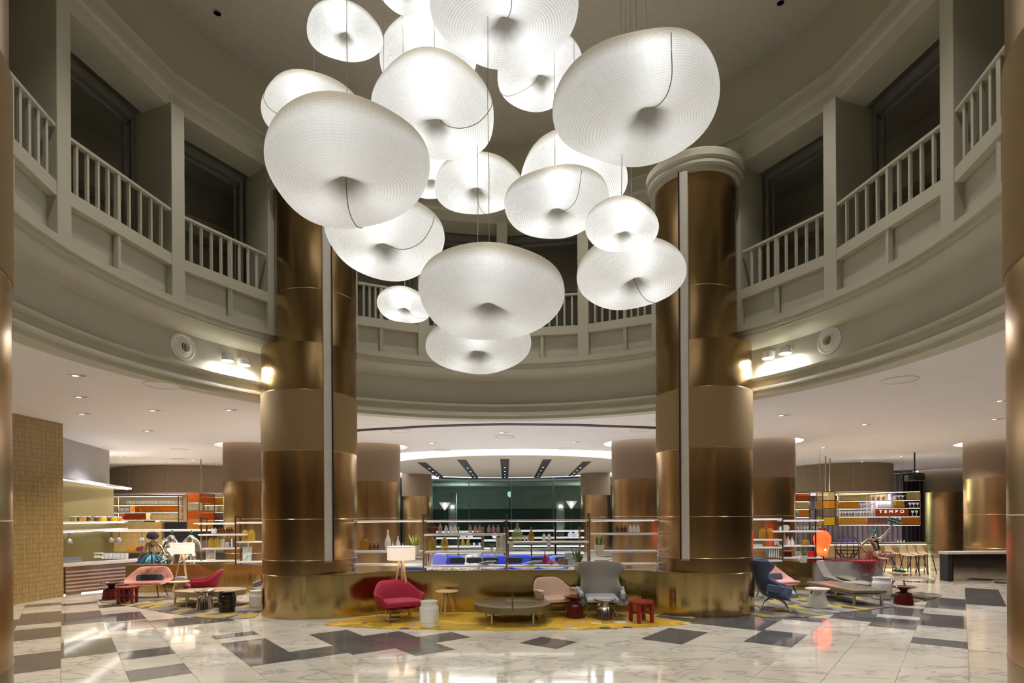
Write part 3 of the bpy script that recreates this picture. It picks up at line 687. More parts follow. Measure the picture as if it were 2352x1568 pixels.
def pale_chair(loc, rz, label):
    T = thing('armchair', loc, label, 'armchair', None, rz)
    tubchair(T, M_pale, .92, .74, .80, .55, .34, thick=.035)
    for sx in (-1, 1): cushion('armrest', (sx*.44, -.13, .565), (.10, .36, .045), M_pale, T)
    cushion('seat_cushion', (0, -.06, .36), (.68, .60, .10), M_pale, T)
    for sx in (-1, 1):
        for sy in (-1, 1): MB().tube([(sx*.40, sy*.22-.05, .50 if sy < 0 else .3), (sx*.43, sy*.30-.05, 0)], [.016, .012], 8).build('leg', M_satin, T)
    return T
pale_chair((.90, 12.56, 0), radians(24), 'pale blush armchair between the round table and the grey wing chair')
def lounge_low(loc, rz, label):
    T = thing('lounge_chair', loc, label, 'lounge chair', None, rz)
    xs = (-.42, -.2, .2, .42)
    rows = [[(x*.8, -.62, .30) for x in xs], [(x, -.30, .36) for x in xs], [(x, .05, .27) for x in xs], [(x, .30, .34) for x in xs], [(x, .46, .56) for x in xs], [(x*.9, .58, .80) for x in xs], [(x*.6, .62, .88) for x in xs]]
    shell('shell', rows, M_grey, T, .045)
    for sx in (-1, 1): cushion('armrest_wing', (sx*.50, .08, .40), (.26, .46, .045), mat('ochre_grey_fabric', (.30, .26, .18), .8), T, rx=radians(14), ry=sx*radians(-18))
    for sx in (-1, 1): MB().tube([(sx*.34, -.30, 0), (sx*.22, -.05, .27), (sx*.34, .40, 0)], .014, 8).build('leg', mat('dark_wood_leg', (.03, .02, .015), .4), T)
    return T
lounge_low((8.95, 15.72, 0), radians(46), 'grey low reclining chair in front of the marble planter in the right lounge')

def pedestal(loc, m, label, r=.22, h=.45, ribs=14, group='turned pedestal side tables'):
    T = thing('pedestal_table', loc, label, 'side table', group)
    k = r/.22; hz = h/.45
    MB().lathe([(0, .385*hz), (.10*k, .385*hz), (.19*k, .41*hz), (.22*k, .43*hz), (.222*k, .445*hz), (.215*k, .45*hz), (.20*k, .44*hz), (0, .438*hz)], 48).build('tabletop', m, T, smooth=True)
    MB().lathe([(0, .30*hz), (.075*k, .30*hz), (.06*k, .33*hz), (.07*k, .35*hz), (.10*k, .39*hz), (0, .39*hz)], 32).build('neck', m, T, smooth=True)
    mb = MB(); n = 112; prof = [(.185, 0), (.183, .02), (.168, .14), (.155, .24), (.14, .285), (.10, .305), (.07, .31)]; vs = []
    for i in range(n):
        a = 2*pi*i/n; g = 1-.045*(.5+.5*cos(ribs*a))**2
        for (q, z) in prof: vs.append((q*k*g*cos(a), q*k*g*sin(a), z*hz))
    P = len(prof); mb.add(vs, [(i*P+j, ((i+1) % n)*P+j, ((i+1) % n)*P+j+1, i*P+j+1) for i in range(n) for j in range(P-1)]+[tuple(reversed([i*P for i in range(n)]))])
    mb.build('base', m, T, smooth=True)
    return T
def P2(px, py, z=0): v = fl(px, py, z); return (v.x, v.y, z)
def back(v, d): return (v[0]*(v[1]+d)/v[1], v[1]+d, v[2])
G1 = .0115           # rug thickness
def onrug(v): return (v[0], v[1], G1)
pedestal(onrug(back(P2(1318, 1422), .17)), M_oxblood, 'oxblood red pedestal side table beside the grey wing chair')
pedestal(onrug(back(P2(1387, 1426), .17)), M_silver, 'silver pedestal side table in front of the grey wing chair', .225, .42)
pedestal(onrug(back(P2(254, 1378), .17)), M_oxblood, 'dark red brown pedestal side table at the far left end of the left lounge', .26, .44)
pedestal(onrug(back(P2(468, 1401), .17)), M_silver, 'silver pedestal side table in front of the oval table in the left lounge', .23, .44)
pedestal(onrug(back(P2(1875, 1397), .17)), M_wceramic, 'white glazed pedestal side table in front of the pink chair', .26, .43, 6)
pedestal(back(P2(2073, 1390), .17), M_oxblood, 'glossy oxblood pedestal side table at the right end of the right lounge', .25, .43, 12)

def drum_stool(loc, m, label, r=.185, h=.5):
    T = thing('drum_stool', loc, label, 'stool', 'glazed ceramic drum stools')
    MB().lathe([(0, 0), (.155, 0), (.165, .01), (.165, .085), (.18, .10), (.186, .12), (.186, .35), (.183, .385), (.166, .405), (.163, .42), (.163, .47), (.16, .485)], 48).build('body', m, T, smooth=True)
    MB().lathe([(0, .483), (.168, .483), (.172, .492), (.168, .50), (0, .50)], 48).build('lid', m, T, smooth=True)
    T.scale = (r/.186, r/.186, h/.5); return T
drum_stool(onrug(back(P2(983, 1444), .17)), M_wceramic, 'white glazed drum stool in front of the crimson armchair')
drum_stool(onrug(back(P2(590, 1405), .17)), M_wceramic, 'white glazed drum stool just left of the left brass column', .19, .46)
drum_stool(onrug(back(P2(519, 1408), .17)), M_bceramic, 'black glazed drum stool in the left lounge beside the silver table', .19, .46)
drum_stool(onrug(back(P2(281, 1384), .17)), M_bceramic, 'black glazed drum stool behind the red stool in the left lounge', .17, .44)
drum_stool(onrug(back(P2(2023, 1378), .2)), M_wceramic, 'large white glazed drum stool behind the leather bench', .22, .54)
def red_stool(loc, rz, label):
    T = thing('wooden_stool', loc, label, 'stool', None, rz)
    MB().lathe([(0, .375), (.235, .375), (.245, .385), (.245, .415), (.24, .42), (0, .42)], 40).build('seat', M_redlac, T, smooth=True)
    for sx in (-1, 1):
        for sy in (-1, 1):
            MB().box((sx*.15, sy*.15, .188), (.062, .062, .375)).build('leg', M_redlac, T, bevel=.005)
    MB().box((0, -.15, .21), (.24, .03, .035)).box((0, .15, .16), (.24, .03, .035)).build('stretcher', M_redlac, T)
    MB().box((-.15, 0, .20), (.03, .24, .035)).box((.15, 0, .17), (.03, .24, .035)).build('stretcher', M_redlac, T)
    return T
red_stool(onrug(back(P2(1470, 1433), .2)), radians(20), 'red lacquered round stool at the right end of the yellow rug')
red_stool(onrug(back(P2(291, 1388), .2)), radians(14), 'red lacquered round stool in front of the pink chair in the left lounge')
def oak_table(loc, label, r=.25, h=.53, top=M_wood, leg=M_wood):
    T = thing('side_table', loc, label, 'side table')
    MB().lathe([(0, h-.022), (r-.01, h-.022), (r, h-.01), (r-.005, h), (0, h)], 40).build('tabletop', top, T, smooth=True)
    MB().lathe([(0, h-.14), (.03, h-.14), (.03, h-.02), (0, h-.02)], 16).build('hub', M_satin, T)
    for a in (-95, 25, 145):
        q = radians(a); MB().tube([(.05*cos(q), .05*sin(q), h-.03), (.19*cos(q), .19*sin(q), 0)], [.018, .013], 8).build('leg', leg, T)
    return T
oak_table(onrug((-1.42, 12.55, 0)), 'round oak three-legged side table right of the crimson armchair')
oak_table(onrug(back(P2(409, 1390), .3)), 'round oak three-legged side table at the left end of the oval table', .25, .55)
T = thing('side_table', (10.05, 15.1, 0), 'low wide round side table with thin grey top behind the leather bench', 'side table')
MB().lathe([(0, .475), (.62, .475), (.635, .485), (.62, .495), (0, .495)], 48).build('tabletop', M_satin, T, smooth=True)
for a in (30, 150, 270): q = radians(a); MB().tube([(.1*cos(q), .1*sin(q), .47), (.36*cos(q), .36*sin(q), 0)], .016, 8).build('leg', M_satin, T)

# round metal coffee table (centre) and oval table (left)
def pan_table(loc, rx, ry, label, rz=0, m=M_tabmetal):
    T = thing('coffee_table', loc, label, 'coffee table', None, rz)
    def half(sg):
        mb = MB(); n = 40; pts = [(0.008*sg+sg*rx*cos(t)*1.0, ry*sin(t)) for t in [(-pi/2+pi*k/n) for k in range(n+1)]]
        mb.prism([(p[0], p[1]) for p in (pts if sg > 0 else pts[::-1])], .24, .375); return mb
    half(1).build('top_half', m, T, bevel=.012); half(-1).build('top_half', m, T, bevel=.012)
    n = 64
    for q in (0,): MB().box((0, 0, .378), (rx*1.96, .012, .004)).build('inlay', M_seam, T)
    for a in (50, 130, 230, 310):
        t = radians(a); MB().box((rx*.82*cos(t), ry*.82*sin(t), .12), (.035, .05, .24)).build('leg', M_satin, T)
    for a in (5, 175): t = radians(a); MB().box((rx*.7*cos(t), ry*.7*sin(t), .12), (.035, .05, .24)).build('leg', M_satin, T)
    return T
pan_table((.0, 11.85, G1), .77, .75, 'large round patinated metal coffee table in the centre of the yellow rug', radians(0))
pan_table((-7.42, 14.35, G1), .82, .50, 'oval pale bronze coffee table in the left lounge', radians(6), mat('pale_bronze_leather', (.42, .34, .22), .45, .2))
# leather bench
T = thing('bench', (8.22, 14.45, G1), 'long bronze leather tufted bench on square metal legs in the right lounge', 'bench', None, radians(4))
cushion('seat_pad', (0, 0, .33), (.82, 1.95, .12), M_leather, T, sub=2)
for j in range(6):
    for i in range(3): MB().lathe([(0, 0), (.018, .002), (.02, .006), (0, .012)], 8, (-.24+.24*i, -.78+.31*j, .388)).build('button', M_leather, T)
MB().box((0, 0, .255), (.74, 1.85, .03)).build('frame', M_satin, T)
for sx in (-1, 1):
    for sy in (-1, 1): MB().box((sx*.33, sy*.86, .125), (.045, .045, .25)).build('leg', M_satin, T)

# ---------------------------------------------------------------- rugs
def rug_mat(name, cols, scale, spots):
    m = bpy.data.materials.new(name); m.use_nodes = True; nt = m.node_tree; N = nt.nodes; L = nt.links; b = N['Principled BSDF']; b.inputs['Roughness'].default_value = .95
    tc = N.new('ShaderNodeTexCoord'); v = N.new('ShaderNodeTexVoronoi'); v.inputs['Scale'].default_value = scale
    if not spots:
        mp = N.new('ShaderNodeMapping'); mp.inputs['Scale'].default_value = (1, .6, 1); L.new(tc.outputs['Object'], mp.inputs[0]); v.distance = 'CHEBYCHEV'; L.new(mp.outputs[0], v.inputs[0])
        sp = N.new('ShaderNodeSeparateXYZ'); L.new(v.outputs['Color'], sp.inputs[0]); r = N.new('ShaderNodeValToRGB'); r.color_ramp.interpolation = 'CONSTANT'
        e = r.color_ramp.elements; e[0].color = (*cols[0], 1); e[1].position = .2; e[1].color = (*cols[1], 1)
        for i, c in enumerate(cols[2:]): q = e.new(.2+.8*(i+1)/(len(cols)-1)); q.color = (*c, 1)
        L.new(sp.outputs[0], r.inputs[0]); L.new(r.outputs[0], b.inputs['Base Color'])
    else:
        n = N.new('ShaderNodeTexNoise'); n.inputs['Scale'].default_value = 1.2; n.inputs['Detail'].default_value = 2; L.new(tc.outputs['Object'], n.inputs[0])
        r = N.new('ShaderNodeValToRGB'); r.color_ramp.interpolation = 'CONSTANT'; e = r.color_ramp.elements; e[0].color = (*cols[0], 1); e[1].position = .46; e[1].color = (*cols[1], 1); q = e.new(.56); q.color = (*cols[2], 1)
        L.new(n.outputs[0], r.inputs[0])
        L.new(tc.outputs['Object'], v.inputs[0]); v.inputs['Randomness'].default_value = .95
        lt = N.new('ShaderNodeMath'); lt.operation = 'LESS_THAN'; lt.inputs[1].default_value = .29; L.new(v.outputs['Distance'], lt.inputs[0])
        sp = N.new('ShaderNodeSeparateXYZ'); L.new(v.outputs['Color'], sp.inputs[0])
        g = N.new('ShaderNodeMath'); g.operation = 'GREATER_THAN'; g.inputs[1].default_value = .25; L.new(sp.outputs[1], g.inputs[0])
        mu = N.new('ShaderNodeMath'); mu.operation = 'MULTIPLY'; L.new(lt.outputs[0], mu.inputs[0]); L.new(g.outputs[0], mu.inputs[1])
        r2 = N.new('ShaderNodeValToRGB'); r2.color_ramp.interpolation = 'CONSTANT'; e = r2.color_ramp.elements; e[0].color = (.10, .09, .08, 1); e[1].position = .3; e[1].color = (.36, .34, .32, 1); q = e.new(.65); q.color = (.58, .54, .42, 1)
        L.new(sp.outputs[0], r2.inputs[0])
        mx = N.new('ShaderNodeMixRGB'); L.new(mu.outputs[0], mx.inputs[0]); L.new(r.outputs[0], mx.inputs[1]); L.new(r2.outputs[0], mx.inputs[2]); L.new(mx.outputs[0], b.inputs['Base Color'])
    n2 = N.new('ShaderNodeTexNoise'); n2.inputs['Scale'].default_value = 180; L.new(tc.outputs['Object'], n2.inputs[0])
    bp = N.new('ShaderNodeBump'); bp.inputs['Strength'].default_value = .4; bp.inputs['Distance'].default_value = .01; L.new(n2.outputs[0], bp.inputs['Height']); L.new(bp.outputs[0], b.inputs['Normal'])
    return m
def smooth_poly(pts, n=8):
    out = []; N_ = len(pts)
    for i in range(N_):
        p0, p1, p2, p3 = [pts[(i+k-1) % N_] for k in range(4)]
        for j in range(n):
            f = j/n; out.append(tuple(.5*(2*p1[k]+(p2[k]-p0[k])*f+(2*p0[k]-5*p1[k]+4*p2[k]-p3[k])*f*f+(3*p1[k]-p0[k]-3*p2[k]+p3[k])*f**3) for k in (0, 1)))
    return out
def rug(name, px, m, label):
    pts = smooth_poly([tuple(fl(x, y))[:2] for x, y in px], 6)
    o = MB().prism(pts, .001, .011).build(name, m); return tag(o, label, 'rug')
yel = rug_mat('mustard_spotted_carpet', [(.52, .30, .02), (.62, .40, .035), (.40, .27, .02)], 2.3, True)
rug('area_rug', [(741, 1433), (800, 1440), (900, 1444), (1040, 1447), (1180, 1447.5), (1330, 1446), (1460, 1441), (1550, 1436), (1584, 1431), (1545, 1424), (1480, 1414), (1400, 1407.5), (1280, 1406), (1165, 1406), (1040, 1406), (930, 1408), (860, 1414), (790, 1424)], yel, 'mustard yellow rug with grey and black spots under the centre lounge')
pat = rug_mat('patchwork_carpet', [(.20, .18, .17), (.42, .33, .08), (.07, .065, .06), (.30, .28, .27), (.36, .28, .07), (.16, .14, .13)], 4.5, False)
rug('area_rug', [(228, 1382), (300, 1393), (380, 1407), (470, 1419), (556, 1421), (590, 1413), (594, 1400), (600, 1387), (500, 1376), (380, 1371), (280, 1371), (240, 1375)], pat, 'patchwork rug of grey, black and yellow patches under the left lounge')
rug('area_rug', [(1744, 1398), (1738, 1415), (1830, 1418), (1930, 1407), (2040, 1394), (2130, 1377), (2160, 1366), (2100, 1360), (1960, 1360), (1820, 1364), (1720, 1375)], pat, 'patchwork rug of yellow, grey and black patches under the right lounge')
# ================================================================ PARAPETS AND SHELVES
def parapet(pts, z1, m, name, th=.16, cap=True):
    P = []
    for i in range(len(pts)-1):
        p0, p1, p2, p3 = pts[max(i-1, 0)], pts[i], pts[i+1], pts[min(i+2, len(pts)-1)]
        for j in range(8):
            f = j/8; P.append(tuple(.5*(2*p1[k]+(p2[k]-p0[k])*f+(2*p0[k]-5*p1[k]+4*p2[k]-p3[k])*f*f+(3*p1[k]-p0[k]-3*p2[k]+p3[k])*f**3) for k in (0, 1)))
    P.append(pts[-1]); mb = MB(); mb.strip(P, 0, z1, th)
    o = mb.build(name, m, smooth=True)
    return P, o
pp, o = parapet([(-4.45, 12.225), (-4.0, 12.25), (-3.62, 12.33), (-3.25, 12.55), (-2.8, 12.84), (-2.1, 13.0), (-1, 13.07), (0, 13.08), (1, 13.05), (2.1, 12.97), (2.75, 12.80), (3.15, 12.52), (3.5, 12.28), (3.9, 12.17), (4.3, 12.14)], .91, M_parapet, 'wall_parapet_centre'); st(o)
pl = MB().strip(pp, .905, .93, .2).build('trim_6', M_parapet); st(pl)
_, o = parapet([(-11.2, 16.9), (-10.4, 17.0), (-9.3, 17.05), (-8.2, 16.95), (-7.2, 16.6), (-6.0, 15.7), (-5.3, 14.2)], .80, M_parapet, 'wall_parapet_left'); st(o)
_, o = parapet([(4.9, 14.1), (5.4, 15.2), (6.2, 16.0), (7.3, 16.45), (8.6, 16.5)], .82, M_parapet, 'wall_parapet_right'); st(o)

def rod(name_m, x, y, z0, z1): return MB().box((x, y, (z0+z1)/2), (.035, .035, z1-z0))
def wallshelf(label, Y0, rods, shelves, dep=.30, slope=0, zb=.92):
    # rods: [(px, ytop, back?)], shelves: [(px0, px1, py)] in photo pixels, all standing on the parapet at depth Y0
    c = at((rods[0][0]+rods[-1][0])/2, 1300, Y0); c.z = zb
    T = thing('display_shelf', c, label, 'shelf unit')
    for (px, yt) in rods:
        p = at(px, yt, Y0); q = at(px, yt, Y0)
        MB().box((p.x-c.x, 0, (p.z-zb)/2), (.033, .033, p.z-zb)).build('upright', M_rod, T)
        MB().box((p.x-c.x, dep, (p.z-zb)/2), (.033, .033, p.z-zb)).build('upright', M_rod, T)
        MB().box((p.x-c.x, dep/2, p.z-zb-.016), (.033, dep, .033)).build('crossbar', M_rod, T)
    for (a, b, y) in shelves:
        p = at(a, y, Y0); q = at(b, y, Y0); z = (p.z+q.z)/2-zb
        MB().box(((p.x+q.x)/2-c.x, dep/2, z-.022), (q.x-p.x, dep+.04, .04)).build('shelf_board', M_shelf, T, bevel=.003)
        MB().box(((p.x+q.x)/2-c.x, dep/2, z-.044), (q.x-p.x-.1, .02, .006)).build('shelf_light', emis('shelf_strip', (1, .96, .93), 2.5), T)
    return T
SY = 12.98+.1
wallshelf('long open shelf unit with brass uprights and white boards on the central brass parapet', SY, [(972, 1180), (1163, 1180), (1354, 1178)],
          [(812, 970, 1194), (974, 1161, 1193.5), (1165, 1352, 1192.5), (1356, 1512, 1191.5), (974, 1161, 1225.5), (1356, 1512, 1224), (1165, 1352, 1243), (812, 970, 1265), (974, 1161, 1265.5), (1356, 1512, 1264), (812, 970, 1295), (974, 1161, 1298.5), (1165, 1352, 1298), (1356, 1512, 1294)])
LY = 16.75
wallshelf('open shelf unit with brass uprights on the left parapet behind the crimson chair', LY, [(462, 1188), (541, 1185)],
          [(445, 539, 1200), (543, 606, 1198), (455, 566, 1226), (543, 606, 1243), (463, 539, 1258), (420, 539, 1287), (543, 606, 1289)], zb=.80)
RY = 16.35
wallshelf('open shelf unit with brass uprights behind the pink chair on the right parapet', RY, [(1797, 1179), (1873, 1168)],
          [(1728, 1795, 1190), (1799, 1892, 1193), (1728, 1795, 1238), (1775, 1890, 1218), (1728, 1795, 1256), (1799, 1871, 1252), (1728, 1795, 1286), (1799, 1888, 1279)], zb=.82)

# ---------------------------------------------------------------- bottles, vases, plants, books
M_amber = glass('amber_glass', (.62, .34, .04), .05, .45); M_brownb = glass('brown_bottle_glass', (.18, .06, .02), .06, .75); M_yel = glass('olive_yellow_glass', (.70, .55, .10), .05, .40)
M_clear = glass('clear_glass', (.93, .95, .97), .03, .30); M_rose = glass('rose_clear_glass', (.75, .50, .45), .05, .5); M_green = glass('green_tinted_glass', (.62, .66, .40), .05, .38)
M_clearb = glass('clear_bright_glass', (.96, .97, 1), .08, .62)
PROF = {'jug': [(0, 0), (.40, 0), (.47, .04), (.47, .55), (.42, .72), (.30, .86), (.20, .90), (.18, .93), (.24, .94), (.24, 1.0), (.20, 1.0), (.17, .94), (.17, .90)],
        'bottle': [(0, 0), (.44, 0), (.48, .03), (.48, .60), (.42, .70), (.20, .78), (.17, .82), (.17, .93), (.22, .94), (.22, 1), (0, 1)],
        'demijohn': [(0, 0), (.38, 0), (.52, .10), (.56, .28), (.50, .46), (.30, .64), (.17, .75), (.13, .85), (.12, .95), (.16, .96), (.16, 1), (.11, 1)],
        'vase': [(0, 0), (.34, 0), (.44, .10), (.50, .30), (.46, .46), (.30, .62), (.16, .72), (.11, .82), (.10, .94), (.13, 1), (.09, 1)],
        'jar': [(0, 0), (.45, 0), (.48, .05), (.48, .72), (.42, .80), (.40, .80), (0, .80)],
        'cup': [(0, 0), (.40, 0), (.46, .10), (.50, 1), (.46, 1), (.42, .12), (0, .08)],
        'pot': [(0, 0), (.36, 0), (.38, .03), (.50, 1), (.46, 1), (.44, .9), (0, .88)],
        'goblet': [(0, 0), (.36, 0), (.36, .04), (.06, .08), (.05, .42), (.22, .55), (.44, .96), (.42, 1.0), (.20, .58), (0, .50)],
        'martini': [(0, 0), (.34, 0), (.34, .04), (.05, .07), (.05, .48), (.55, .98), (.52, 1.0), (0, .54)]}
def vessel(kind, loc, h, w, m, label, cat='bottle', group=None, name=None, cap=None, seg=20):
    sc = MB().lathe([(r*w, z*h) for r, z in PROF[kind]], seg, cap=False)
    if cap:
        T = thing(name or cat.replace(' ', '_'), loc, label, cat, group); sc.build('body', m, T, smooth=True)
        t = .22*w if kind != 'jar' else .46*w; z0 = h*(1 if kind != 'jar' else .78)
        MB().lathe([(0, z0-.01), (t*1.05, z0-.01), (t*1.05, z0+h*.10), (0, z0+h*.11)], 16).build('lid', cap, T, smooth=True); return T
    o = sc.build(name or cat.replace(' ', '_'), m, smooth=True); o.location = loc; return tag(o, label, cat, group)
def onshelf(px, py, Y, d=.15): p = at(px, py, Y); p.y += d; return p
def row(kind, xs, y0, y1, wpx, Y, m, label, cat, group=None, cap=None, d=.12, name=None):
    first = None; out = []
    for i, x in enumerate(xs):
        p = at(x, y0, Y); h = (y0-y1)/FOC*Y/(1.1 if cap else 1); loc = (p.x, p.y+d, p.z+.002)
        lb = label if isinstance(label, str) else label[i]
        if first is None: first = vessel(kind, loc, h, wpx/FOC*Y, m, lb, cat, group, name, cap); out.append(first)
        else: out.append(copy_tree(first, loc=loc, label=lb, group=group))
    return out
M_cap = mat('grey_bottle_cap', (.4, .4, .4), .3, .6)
S_ = SY
row('jug', [832], 1263, 1234, 18, S_, M_amber, 'wide amber glass jug on the middle shelf beside the left brass column', 'glass jug')
row('bottle', [847, 856, 865], 1263, 1248, 8, S_, M_brownb, 'small brown bottle in the trio right of the wide amber jug', 'bottle', 'brown bottle trio')
for x, t_, w_, l in ((887.5, 1217, 15, 'tall white ceramic vase left of the lamp shade'), (899, 1242, 7, 'smallest white ceramic vase between two taller ones'), (911, 1231, 12, 'medium white ceramic vase just above the lamp shade'), (922, 1247, 5, 'thin white vase tip peeping over the lamp shade')):
    row('vase', [x], 1264, t_, w_, S_, M_wceramic, l, 'vase')
row('bottle', [982, 991, 996], 1224.5, 1204, 9, S_, M_brownb, 'dark brown bottle at the left end of the upper shelf in the centre', 'bottle', 'dark bottles, upper centre shelf')
row('bottle', [1009], 1224.5, 1203, 10, S_, M_rose, 'rose tinted bottle right of the dark brown ones on the upper shelf', 'bottle')
row('bottle', [1023, 1034, 1044], 1224.5, 1207, 9, S_, M_clearb, 'small clear bottle in the trio at the left of the upper centre shelf', 'bottle', 'clear bottle trio')
row('bottle', [1079, 1090.5, 1100.5], 1222.5, 1205.5, 9, S_, M_rose, 'rose tinted bottle in the left trio at the middle of the upper centre shelf', 'bottle', 'rose bottles, left trio', M_cap)
row('bottle', [1122, 1132.5, 1143.5], 1222.5, 1205.5, 9, S_, M_rose, 'rose tinted bottle in the right trio just left of the middle upright', 'bottle', 'rose bottles, right trio', M_cap)
row('jug', [989.5], 1264, 1234, 19, S_, M_yel, 'olive yellow jug right beside the left upright of the centre shelf', 'glass jug')
row('jug', [1019], 1264, 1235, 19, S_, M_yel, 'olive yellow jug second from the left upright of the centre shelf', 'glass jug')
row('demijohn', [1188], 1242, 1201, 24, S_, M_green, 'big pear shaped green glass demijohn right of the middle upright', 'glass demijohn')
row('demijohn', [1220], 1242, 1211, 13, S_, M_amber, 'amber flask right of the big green demijohn', 'glass flask')
row('jug', [1249.5], 1242, 1226, 10, S_, M_clearb, 'clear glass carafe, left of the pair on the right centre shelf', 'carafe')
row('jug', [1261.5], 1242, 1226, 10, S_, M_clearb, 'clear glass carafe, right of the pair on the right centre shelf', 'carafe')
row('cup', [1205, 1213], 1242, 1230, 6, S_, M_clearb, 'small clear tumbler between demijohn and amber flask', 'glass', 'tumblers by the demijohn')
row('bottle', [1419.5, 1429, 1438], 1222.5, 1206, 8.5, S_, M_brownb, 'brown bottle in the trio on the upper shelf near the right brass column', 'bottle', 'brown bottles, right shelf')
row('bottle', [1450, 1459, 1467.5], 1222, 1205, 9, S_, M_clearb, 'clear white bottle in the trio next to the right brass column', 'bottle', 'clear bottles, right shelf')
row('vase', [1251], 1296, 1267, 11, S_, mat('red_glaze', (.55, .01, .02), .2), 'bright red tapered ceramic bottle on the lower centre shelf', 'vase')
# books
def book(px, y0, y1, wpx, Y, col, label, group=None, lean=0):
    p = at(px, y0, Y); h = (y0-y1)/FOC*Y; w = wpx/FOC*Y
    T = thing('book', (p.x, p.y+.12, p.z+.001), label, 'book', group)
    M_ = mat('book_cover_%02x%02x%02x' % tuple(int(c*255) for c in col), col, .5)
    MB().box((0, 0, h/2), (w, .20, h), ry=lean).build('cover', M_, T, bevel=.002); MB().box((0, -.004, h/2), (w*.7, .202, h*.96), ry=lean).build('pages', mat('paper_pages', (.75, .72, .66), .8), T)
    return T
for x, w, c, l in ((1140.5, 5, (.12, .35, .45), 'teal and red spined book, leftmost of the row by the middle upright'), (1145.5, 3.2, (.55, .08, .1), 'thin dark red book in the row by the middle upright'), (1150, 4.2, (.75, .75, .80), 'white book, second of three pale ones by the middle upright'),
                   (1154.5, 3.4, (.25, .40, .55), 'thin blue grey book among the pale ones by the middle upright'), (1158.6, 4, (.8, .8, .78), 'white book touching the middle upright')):
    book(x, 1265, 1231 if w > 3.3 else 1234, w, S_, c, l)
for x, c, l in ((974.5, (.40, .05, .04), 'dark red book, left of the red pair on the lower shelf'), (979.5, (.50, .09, .05), 'orange red book, right of the red pair on the lower shelf'), (985.5, (.45, .42, .40), 'grey speckled book leaning beside the red pair')):
    book(x, 1297.5, 1272, 4.2, S_, c, l, lean=.0 if x < 985 else .12)
# plants in white pots
M_leaf = mat('green_leaf', (.10, .20, .05), .5, noise=.3, nscale=20); M_leafl = mat('lime_leaf', (.34, .42, .08), .5, noise=.3, nscale=20); M_leafe = mat('leaf_edge_cream', (.50, .48, .20), .5)
M_soil = mat('potting_soil', (.04, .03, .02), .9)
def leafblade(mb, base, tip, w, bend, n=6):
    b = Vector(base); t = Vector(tip); d = t-b; side = d.cross(Vector((0, 1, .2))).normalized(); vs = []
    for i in range(n+1):
        f = i/n; p = b+d*f+Vector(bend)*sin(f*pi); ww = w*(sin(pi*min(1, .28+f*.72)))**.8 if f < 1 else 0
        vs += [p-side*ww/2, p+Vector((0, -.006, 0)), p+side*ww/2]
    fs = []
    for i in range(n):
        a = i*3; fs += [(a, a+1, a+4, a+3), (a+1, a+2, a+5, a+4)]
    mb.add(vs, fs)
def plant(px, ypb, ypt, wpx, ylt, Y, label, kind='snake', d=.1, m=None):
    p = at(px, ypb, Y); h = (ypb-ypt)/FOC*Y; w = wpx/FOC*Y; hl = (ypt-ylt)/FOC*Y
    T = thing('potted_plant', (p.x, p.y+d, p.z), label, 'potted plant')
    MB().lathe([(r*w, z*h) for r, z in PROF['pot']], 24, cap=False).build('pot', M_wceramic, T, smooth=True)
    MB().lathe([(0, h*.90), (.44*w, h*.90)], 20).build('soil', M_soil, T)
    r = random.Random(int(px)); n = 13 if kind == 'snake' else 16
    for i in range(n):
        a = r.random()*6.28; sp = r.uniform(.15, .8)*w*(.8 if kind == 'snake' else 1.3); mb = MB()
        leafblade(mb, (cos(a)*w*.12, sin(a)*w*.12, h*.86), (cos(a)*sp, sin(a)*sp*.8, h+hl*r.uniform(.55, 1.0)), w*(.20 if kind == 'snake' else .12), (cos(a)*.01, 0, .01))
        mb.build('leaf', [M_leaf, M_leafe, M_leaf][i % 3] if m is None else m, T, smooth=True)
    return T
plant(1376, 1274, 1251, 24, 1229, S_, 'snake plant in a white pot sunk through the shelf left of the right brass column', d=.02)
plant(953, 1275, 1252, 21, 1221, S_, 'lime leaved plant in a white pot sunk through the shelf behind the lamp shade', 'spiky', d=.02, m=M_leafl)
plant(1327, 1312, 1290, 24, 1258, S_, 'snake plant in a white pot left of the grey wing chair headrest', d=.02)
plant(1128, 1265, 1257, 9, 1247, S_, 'tiny spiky green plant left of the upright books', 'spiky')
plant(1173, 1258, 1243, 11, 1237, S_, 'small white planter hung under the shelf right of the middle upright', 'spiky', d=.02)
plant(1260, 1257, 1243, 11, 1238, S_, 'small white planter hung under the shelf beneath the two carafes', 'spiky', d=.02)
# small things on the lower shelf
p = onshelf(1266, 1297, S_); T = thing('teapot', p, 'small orange lidded teapot right of the red ceramic bottle', 'teapot')
mo = mat('orange_enamel', (.65, .12, .01), .25); MB().lathe([(0, 0), (.04, 0), (.075, .03), (.078, .055), (.05, .085), (0, .09)], 24).build('body', mo, T, smooth=True)
MB().lathe([(0, .088), (.012, .09), (.014, .105), (0, .11)], 12).build('knob', mo, T); MB().tube([(.07, 0, .05), (.10, 0, .07), (.11, 0, .09)], .01, 8).build('spout', mo, T)
p = onshelf(1293, 1297, S_); T = thing('box', p, 'rounded brown box on the lower shelf left of the snake plant', 'box'); MB().prism([(x, -.03) for x in (0,)]*0+[(-.11, -.02), (-.09, -.05), (.09, -.05), (.11, -.02), (.11, .05), (-.11, .05)], 0, .12).build('body', mat('brown_card', (.25, .16, .10), .6), T, bevel=.012)
MB().box((0, -.003, .122), (.20, .09, .012)).build('lid', mat('brown_card2', (.33, .22, .14), .6), T)
p = onshelf(1309, 1297, S_, .2); T = thing('picture', p, 'small blue and white botanical picture standing on the lower shelf', 'picture')
